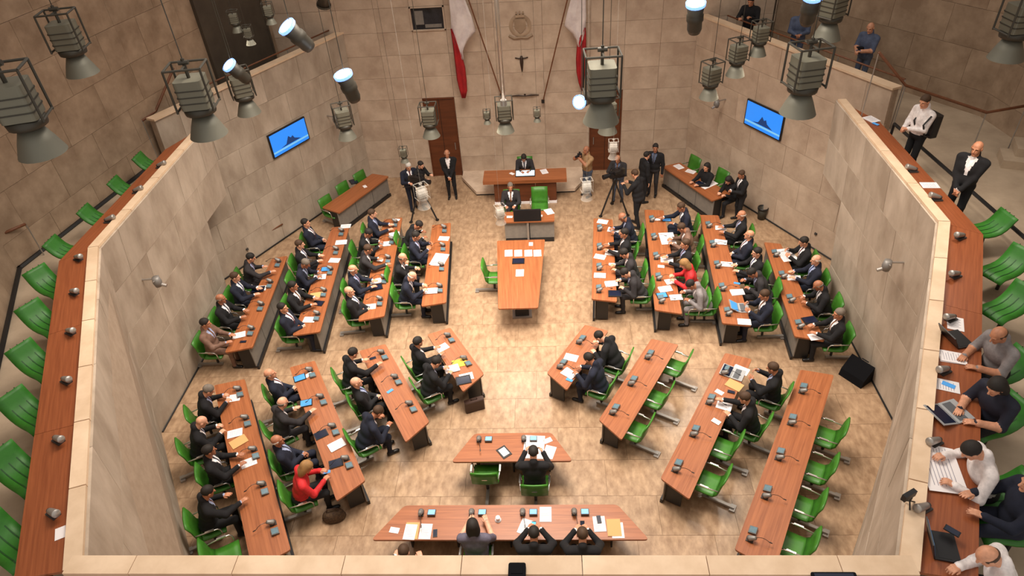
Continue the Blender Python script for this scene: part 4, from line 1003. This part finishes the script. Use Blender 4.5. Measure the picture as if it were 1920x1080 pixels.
MB().prism(rounded([(-.2, -.06), (.2, -.06), (.2, .06), (-.2, .06)], .04), .0, .42).build('body', BLACKP, b); MB().tube([(-.1, 0, .42), (-.08, 0, .5), (.08, 0, .5), (.1, 0, .42)], .012, 6).build('handle', BLACKP, b)
for nm, q in (('left', (553, 425)), ('right', (1427, 410))):
    b = empty('waste_bin', at(*q, 0)); tag(b, 'dark wire waste bin on the floor below the %s screen' % nm, 'bin')
    MB().lathe([(0, .01), (.11, .01), (.14, .36), (.135, .36), (.105, .02), (0, .02)], n=18).build('basket', LAMPD, b, True); MB().lathe([(.135, .34), (.155, .34), (.155, .40), (.135, .40), (.135, .34)], n=18).build('bag_rim', BLACKP, b, True)
def tvcam(base, f, label, hgt=1.25):
    t = empty('television_camera', base, math.atan2(f[1], f[0])-math.pi/2); tag(t, label, 'camera')
    for i in range(3):
        a = math.pi/2+i*2*math.pi/3
        l = MB().tube([(0, 0, hgt-.08), (.26*math.cos(a), .26*math.sin(a), .55), (.48*math.cos(a), .48*math.sin(a), .02)], .028, 6).build('tripod_leg', BLACK, t)
        MB().box((.48*math.cos(a), .48*math.sin(a), .025), (.08, .08, .05)).build('foot', BLACK, l)
    MB().lathe([(0, hgt-.1), (.07, hgt-.1), (.08, hgt-.02), (.05, hgt+.04), (0, hgt+.04)], n=14).build('tripod_head', BLACKP, t)
    MB().box((0, -.03, hgt+.16), (.15, .44, .20)).build('body', BLACKP, t); MB().tube([(0, .18, hgt+.16), (0, .42, hgt+.16)], [.06, .075], 12).build('lens', BLACKP, t)
    MB().box((-.12, -.0, hgt+.24), (.09, .2, .09)).build('viewfinder', BLACK, t); MB().tube([(0, -.15, hgt+.27), (0, -.12, hgt+.34), (0, .1, hgt+.34), (0, .14, hgt+.27)], .014, 6).build('top_handle', BLACK, t)
    MB().tube([(.05, -.05, hgt-.02), (.12, -.55, hgt-.15)], .012, 6).build('pan_bar', BLACK, t); MB().box((0, -.29, hgt+.16), (.12, .10, .16)).build('battery', LAMPD, t)
tvcam(at(796, 408, 0), (.9, -.4), 'black television camera on a tripod left of the aisle', 1.2)
tvcam(at(1150, 398, 0), (-.85, -.5), 'black television camera on a tripod right of the aisle', 1.2)
ph = empty('photo_camera', at(1087, 291, 1.55)); tag(ph, 'black photo camera held up by the photographer in beige', 'camera'); MB().box((0, 0, 0), (.15, .08, .11)).build('body', BLACKP, ph); MB().tube([(-.03, -.03, 0), (-.13, -.12, 0)], .04, 10).build('lens', BLACKP, ph); MB().box((0, .02, .075), (.06, .06, .05)).build('flash', BLACKP, ph)
for q, z, lb in (((1712, 226), ZG+1.05, 'black camera held by the man with the backpack'), ((1612, 92), ZG+1.12, 'black camera held by the bald photographer above'),):
    ph = empty('photo_camera', at(*q, z)); tag(ph, lb, 'camera'); MB().box((0, 0, 0), (.15, .09, .11)).build('body', BLACKP, ph); MB().tube([(-.02, -.03, 0), (-.1, -.15, -.03)], .04, 10).build('lens', BLACKP, ph)
bk = empty('backpack', at(1746, 234, ZG+1.15), 1.85); tag(bk, 'black backpack worn by the man in white shirt', 'backpack'); MB().prism(rounded([(-.16, -.09), (.16, -.09), (.16, .09), (-.16, .09)], .05), -.22, .24).build('bag', BLACKP, bk)
for sx in (-1, 1): MB().tube([(sx*.11, .08, .2), (sx*.13, .2, .26), (sx*.13, .32, .1), (sx*.12, .2, -.16), (sx*.12, .08, -.18)], .018, 6).build('strap', BLACK, bk)
# ------------------------------------------------------------------ wall things
def wallbasis(s):
    A = Vector((s*5.45, 20.85, 0)); B = Vector((s*8.82, 14.85, 0)); d = (B-A).normalized(); n = Vector((-d.y, d.x, 0))
    if n.dot(Vector((0, 12, 0))-A) < 0: n = -n
    return A+n*.06, d, n
for s, C4, sd in ((-1, [(503, 252), (573, 219), (579, 262), (512, 299)], 'left'), (1, [(1468, 212), (1397, 186), (1398, 235), (1466, 266)], 'right')):
    A, d, n = wallbasis(s); A = A+n*.10
    W = [atPlane(*q, A, n) for q in C4]
    c = sum(W, Vector())/4; wd = ((W[0]-W[1]).dot(d)+(W[3]-W[2]).dot(d))/2; hz_ = ((W[0].z+W[1].z)-(W[2].z+W[3].z))/2
    xl = (-d if s > 0 else d) ; 
    # local X: along wall so that local -Y = n (towards the room)
    yv = -n; xv = yv.cross(Vector((0, 0, 1))); ang = math.atan2(xv.y, xv.x)
    t = empty('wall_screen', c, ang); tag(t, 'blue wall-mounted flat screen on the %s screen wall' % sd, 'screen')
    w_, h_ = abs(wd), hz_
    MB().box((0, .02, 0), (w_, .05, h_)).build('housing', BLACKP, t)
    sn = MB().box((0, -.008, 0), (w_-.07, .006, h_-.07)).build('screen', TVB, t)
    MB().box((0, -.012, -h_*.30), (w_-.07, .003, h_*.07)).build('picture_stripe', TVL, sn)
    pts = [(-.28, -.24), (-.12, -.18), (-.03, .10), (.03, -.02), (.08, .04), (.12, -.10), (.28, -.24)]
    q = MB(); nq = len(pts); q.add([(x*w_, -.0125, z*h_) for x, z in pts], [tuple(range(nq))]); q.build('picture_mountain', TVM, sn)
    MB().box((0, .08, 0), (.3, .08, .3)).build('bracket', BLACK, t)
def spotcam(p, n, label, nm='wall_camera'):
    d = n.cross(Vector((0, 0, 1))); t = empty(nm, p, math.atan2(n.y, n.x)-math.pi/2); tag(t, label, 'camera')
    MB().box((0, 0, 0), (.10, .03, .14)).build('plate', STEEL, t); MB().tube([(0, 0, 0), (0, .32, .02)], .02, 6).build('arm', STEEL, t)
    MB().lathe([(0, -.1), (.07, -.1), (.09, 0), (.07, .12), (0, .12)], (0, .36, -.06), 14).build('head', PODG, t, True); MB().tube([(0, .36, -.1), (.0, .52, -.16)], .035, 8).build('lens', STEEL, t); MB().tube([(-.12, .36, .02), (.12, .36, .02)], .012, 6).build('yoke', STEEL, t)
spotcam(Vector((-7.62, 10.75, 3.35)), Vector((1, 0, 0)), 'grey camera on a bracket on the left side wall')
spotcam(Vector((7.62, 10.65, 3.35)), Vector((-1, 0, 0)), 'grey camera on a bracket on the right side wall')
for s, q, lb in ((-1, (612, 217), 'left'), (1, (1362, 186), 'right')):
    A, d, n = wallbasis(s); spotcam(atPlane(*q, A, n), n, 'small dark bracket camera beside the %s wall screen' % lb)
# flags
def flag(sx, base, top, white, red, label):
    t = empty('flag', atY(*base, 20.70)); tag(t, label, 'flag', 'two flags on slanted poles'); o = t.location.copy()
    P0, P1 = atY(*base, 20.70), atY(*top, 20.25)
    MB().tube([P0-o, P1-o], .02, 8).build('pole', RAILW, t); MB().lathe([(0, -.05), (.05, -.05), (.05, .05), (0, .05)], P0-o, 10).build('holder', BLACK, t)
    for nm, rows, m in (('white_field', white, WHITEF), ('red_field', red, RED)):
        G_ = []
        for (xa, xb_, y) in rows:
            G_.append([atY(xa+(xb_-xa)*k/6, y, 20.36+.05*math.sin(k*1.9+y*.02))-o for k in range(7)])
        MB().sheet(G_, .012).build(nm, m, t, True)
flag(-1, (940, 178), (858, -60), [(838, 852, -60), (842, 872, 0), (845, 884, 30), (846, 892, 58), (852, 876, 78), (860, 868, 96), (866, 870, 112)], [(845, 847, 54), (848, 856, 76), (851, 865, 100), (854, 872, 125), (857, 875, 150), (862, 876, 170), (866, 873, 184)], 'white and red flag hanging from the left slanted pole above the dais')
flag(1, (1018, 190), (1078, -60), [(1085, 1100, -60), (1070, 1098, 0), (1062, 1099, 30), (1058, 1098, 48), (1072, 1097, 62), (1080, 1094, 74), (1084, 1087, 88)], [(1095, 1098, 52), (1088, 1099, 66), (1082, 1099, 84), (1080, 1098, 110), (1081, 1097, 135), (1085, 1095, 155), (1090, 1093, 170)], 'white and red flag hanging from the right slanted pole above the dais')
# crucifix, bracket, emblem
c = empty('crucifix', (.06, YB-.02, 4.0)); tag(c, 'small dark bronze crucifix on the back wall above the dais', 'crucifix')
MB().tube([(-.20, 0, .02), (-.1, -.01, .0), (0, -.02, .0), (.1, -.01, .0), (.20, 0, .02)], .018, 6).build('arms', BRONZE, c, True); MB().tube([(0, -.02, .08), (0, -.03, .02), (0, -.03, -.12), (0, -.02, -.28), (0, 0, -.42)], [.03, .05, .055, .035, .015], 8).build('figure', BRONZE, c, True); MB().box((0, .012, .0), (.02, .02, 1.1)).build('cross_post', JOINT, c)
c = empty('wall_bracket', (.11, YB-.03, 2.82)); tag(c, 'thin dark curved bracket on the wall between the flag poles', 'bracket'); MB().tube([(-.45, 0, -.02), (-.2, -.03, .0), (0, -.05, -.015), (.2, -.03, .0), (.45, 0, -.02)], [.012, .03, .02, .03, .012], 8).build('bar', BRONZE, c, True); MB().box((0, .0, .0), (.06, .05, .05)).build('mount', BRONZE, c)
c = empty('wall_emblem', (.07, YB-.005, 4.98)); tag(c, 'pale round stone relief emblem with ribbon high on the back wall', 'emblem')
Mx = Matrix.Rotation(math.pi/2, 3, 'X')
MB().lathe([(.22, 0), (.28, .03), (.34, 0)], (0, 0, 0), 24, M=Mx).build('wreath', OUTST, c, True); MB().add([(x, -.035, z) for x, z in ((-.17, .2), (.17, .2), (.17, -.05), (0, -.24), (-.17, -.05))]+[(x, 0, z) for x, z in ((-.17, .2), (.17, .2), (.17, -.05), (0, -.24), (-.17, -.05))], [(0, 1, 2, 3, 4)]+[(i, i+5, (i+1) % 5+5, (i+1) % 5) for i in range(5)]).build('shield', OUTST, c)
MB().box((0, -.02, .3), (.26, .04, .1)).box((-.1, -.02, .37), (.04, .04, .08)).box((0, -.02, .38), (.04, .04, .1)).box((.1, -.02, .37), (.04, .04, .08)).build('crown', OUTST, c); MB().tube([(-.36, -.01, -.28), (-.2, -.03, -.36), (0, -.03, -.34), (.2, -.03, -.36), (.36, -.01, -.28)], .035, 6).build('ribbon', OUTST, c, True)
# wall sockets
def dot(p, lb): 
    t = empty('wall_socket', p); tag(t, lb, 'socket'); MB().lathe([(0, -.02), (.05, -.02), (.04, .03), (0, .03)], n=10).build('cover', PODD, t); MB().box((0, 0, .0), (.03, .09, .03)).build('plug', BLACK, t)
for s, q, lb in ((-1, (463, 467), 'far left screen wall'), (1, (1260, 280), 'far right screen wall, near the back corner'), (1, (1530, 438), 'right screen wall near its end')):
    A, d, n = wallbasis(s); dot(atPlane(*q, A, n), 'small dark socket on the '+lb)
# ------------------------------------------------------------------ hanging lamps
def make_pendant():
    t = empty('pendant_lamp')
    MB().lathe([(.24, .02), (.235, .03), (.18, .17), (.12, .30), (.11, .30), (.17, .16), (.225, .03), (.24, .02)], n=22).build('reflector', LAMPL, t, True)
    MB().lathe([(.0, .30), (.12, .30), (.19, .33), (.20, .40), (.15, .42), (0, .42)], n=18).build('collar', LAMPD, t, True)
    b_ = MB().prism(rounded([(-.17, -.17), (.17, -.17), (.17, .17), (-.17, .17)], .05), .42, .78).build('gear_box', LAMPG, t)
    for z in (.50, .58, .66): MB().prism(rounded([(-.178, -.178), (.178, -.178), (.178, .178), (-.178, .178)], .05), z, z+.012).build('fin', LAMPD, b_)
    fr = MB()
    for sx in (-1, 1):
        fr.tube([(sx*.22, -.17, .40), (sx*.22, -.17, .93)], .014, 6).tube([(sx*.22, .17, .40), (sx*.22, .17, .93)], .014, 6).tube([(sx*.22, -.17, .93), (sx*.22, .17, .93)], .014, 6).tube([(sx*.22, -.17, .42), (sx*.22, .17, .42)], .014, 6)
    for sy in (-1, 1): fr.tube([(-.22, sy*.17, .93), (.22, sy*.17, .93)], .014, 6)
    fr.tube([(0, -.17, .93), (0, .17, .93)], .014, 6); fr.build('frame', LAMPD, t)
    MB().tube([(0, 0, .78), (0, 0, 1.02)], .022, 6).build('hook', LAMPD, t); MB().tube([(-.06, 0, .97), (.06, 0, .97)], .03, 8).build('clamp', LAMPD, t)
    MB().tube([(0, 0, 1.0), (0, 0, 5.0)], .007, 5).build('cable', LAMPD, t)
    MB().lathe([(0, .2), (.06, .2), (.08, .26), (0, .3)], n=12).build('bulb', mat('bulb', (1, .95, .85), .3, emit=((1, .88, .72), 4)), t, True)
    return t
pen = make_pendant(); pen_used = False
PL = [  # cx, cy, apparent height px, rz, label
 (40, 210, 175, .3, 'large grey pendant lamp cut off at the left edge'),
 (130, 82, 120, .2, 'grey pendant lamp high in the top left corner'),
 (370, 190, 155, .15, 'large grey pendant lamp above the left gallery desk end'),
 (455, 172, 100, .5, 'slim grey pendant lamp hanging before the left screen wall'),
 (645, 228, 82, .4, 'grey pendant lamp beside the left wall screen'),
 (805, 226, 80, .0, 'grey pendant lamp overlapping the left door'),
 (946, 216, 82, .1, 'grey pendant lamp below the silver rod, centre'),
 (1128, 165, 165, .05, 'largest grey pendant lamp, in front of the right flag'),
 (1140, 215, 88, .3, 'smaller grey pendant lamp behind the largest one by the right door'),
 (1333, 150, 84, .5, 'grey pendant lamp left of the right wall screen'),
 (1383, 108, 80, .4, 'grey pendant lamp above the right wall screen'),
 (1425, 72, 72, .3, 'grey pendant lamp against the rim of the right screen wall'),
 (1508, 150, 150, .2, 'large grey pendant lamp right of the right wall screen'),
 (1560, 22, 110, .6, 'grey pendant lamp at the top edge above the photographers'),
 (1908, 50, 120, .1, 'grey pendant lamp cut off at the right edge'),
 (913, 219, 34, 0, 'tiny grey pendant lamp on the left of the centre'),
 (1007, 215, 34, 0, 'tiny grey pendant lamp on the right of the centre'),
 (440, 40, 44, .2, 'small pendant lamp in front of the dark opening, left one'),
 (466, 66, 40, .2, 'small pendant lamp in front of the dark opening, lower one'),
 (504, 25, 44, .2, 'small pendant lamp at the edge of the dark opening'),
 (757, 290, 38, 0, 'tiny pendant lamp above the left television camera'),
]
for i, (x, y, hp, rz_, lb) in enumerate(PL):
    t = copy_tree(pen) if pen_used else pen; pen_used = True
    d = FPX*.95/(hp*.80); sc_ = 1.0
    if d > 16: sc_ = 16/d; d = 16
    c = atD(x, y, d); t.location = c-Vector((0, 0, .475*sc_)); t.rotation_euler = (0, 0, rz_); t.scale = (sc_,)*3; tag(t, lb, 'lamp', 'hanging pendant lamps')
    for ch in t.children:
        if ch.name.startswith('cable'): ch.scale = (1, 1, 1/sc_); ch.location = (0, 0, 1-1/sc_)
    if hp > 70:
        l = bpy.data.lights.new('pendant_light', 'SPOT'); l.energy = 110; l.color = (1, .88, .75); l.spot_size = math.radians(120); l.spot_blend = .8; l.shadow_soft_size = .25
        lo = bpy.data.objects.new('pendant_light', l); COL.objects.link(lo); lo.parent = t; lo.location = (0, 0, -.02)
# pale translucent pendants
PALE = mat('lamp_pale', srgb(205, 198, 188), .4); PALE.node_tree.nodes['Principled BSDF'].inputs['Alpha'].default_value = .2
for i, (x, y, hp, lb) in enumerate([(1150, 280, 46, 'pale translucent pendant lamp hanging before the right door'), (1100, 355, 54, 'pale translucent pendant lamp before the photographer in beige'), (938, 402, 50, 'pale translucent pendant lamp hanging beside the clerk desk'), (792, 368, 62, 'pale translucent pendant lamp hanging before the left television camera')]):
    t = copy_tree(pen); d = 13.0; sc_ = hp*.8*d/FPX/.95
    c = atD(x, y, d); t.location = c-Vector((0, 0, .475*sc_)); t.rotation_euler = (0, 0, .2*i); t.scale = (sc_,)*3; tag(t, lb, 'lamp', 'pale hanging lamps')
    for ch in t.children:
        if ch.name.startswith('cable'): ch.scale = (1, 1, 2.2/sc_); ch.location = (0, 0, 1-2.2/sc_)
    for o_ in [t]+list(t.children_recursive):
        if o_.type == 'LIGHT': bpy.data.objects.remove(o_); continue
        for sl in o_.material_slots: sl.link = 'OBJECT'; sl.material = PALE
rod = empty('silver_rod', atY(937, 90, 9.0)); tag(rod, 'shiny silver rod hanging from above at the centre', 'rod'); MB().tube([(0, 0, -.75), (0, 0, 3)], .03, 10).build('tube', CHROME, rod, True); MB().lathe([(0, -.80), (.045, -.80), (.045, -.72), (0, -.72)], n=10).build('end_cap', STEEL, rod)
# lit projectors
for x, y, hp, (dx, dy), lb in [(547, 58, 60, (-.7, -.55), 'lit spotlight above the left screen wall rim'), (648, 150, 60, (-.3, -.85), 'bright lit spotlight before the left back corner'), (437, 128, 46, (-.6, -.5), 'lit spotlight beside the slim pendant at left'),
        (1304, 18, 60, (-.2, -.8), 'lit spotlight at the top right of the back wall'), (1090, 190, 46, (-.7, .5), 'lit spotlight left of the largest pendant lamp'), (1522, 2, 60, (-.2, -.6), 'lit spotlight at the top edge on the right'), (607, 2, 40, (-.3, .6), 'dark spotlight at the top edge left of the window')]:
    d = min(FPX*.48/hp, 14); c = atD(x, y, d); ax = (Vector(RGT)*dx-Vector(UPV)*dy-Vector(FWD)*1.0).normalized()
    if 'dark spot' in lb: ax = (Vector((0, 0, -1))+Vector((-.3, .3, 0))).normalized()
    t = empty('spotlight', c); tag(t, lb, 'lamp', 'hanging spotlights'); Mq = ax.to_track_quat('Z', 'Y').to_matrix()
    MB().lathe([(0, -.34), (.08, -.34), (.10, -.28), (.10, -.18), (.115, -.15), (.115, -.08), (.10, -.06), (.13, .10), (.12, .10), (.10, -.04), (0, -.04)], n=18, M=Mq).build('housing', LAMPD, t, True)
    lit = 'dark spot' not in lb
    MB().lathe([(0, .125), (.06, .12), (.11, .10)], n=18, M=Mq).build('lens', LENS if lit else DKGLASS, t); MB().lathe([(.11, .10), (.135, .10), (.132, .06)], n=18, M=Mq).build('lens_rim', LENSB if lit else LAMPD, t)
    MB().tube([(0, 0, 0), (0, 0, .3), (0, 0, 4)], .006, 5).build('cable', LAMPD, t)
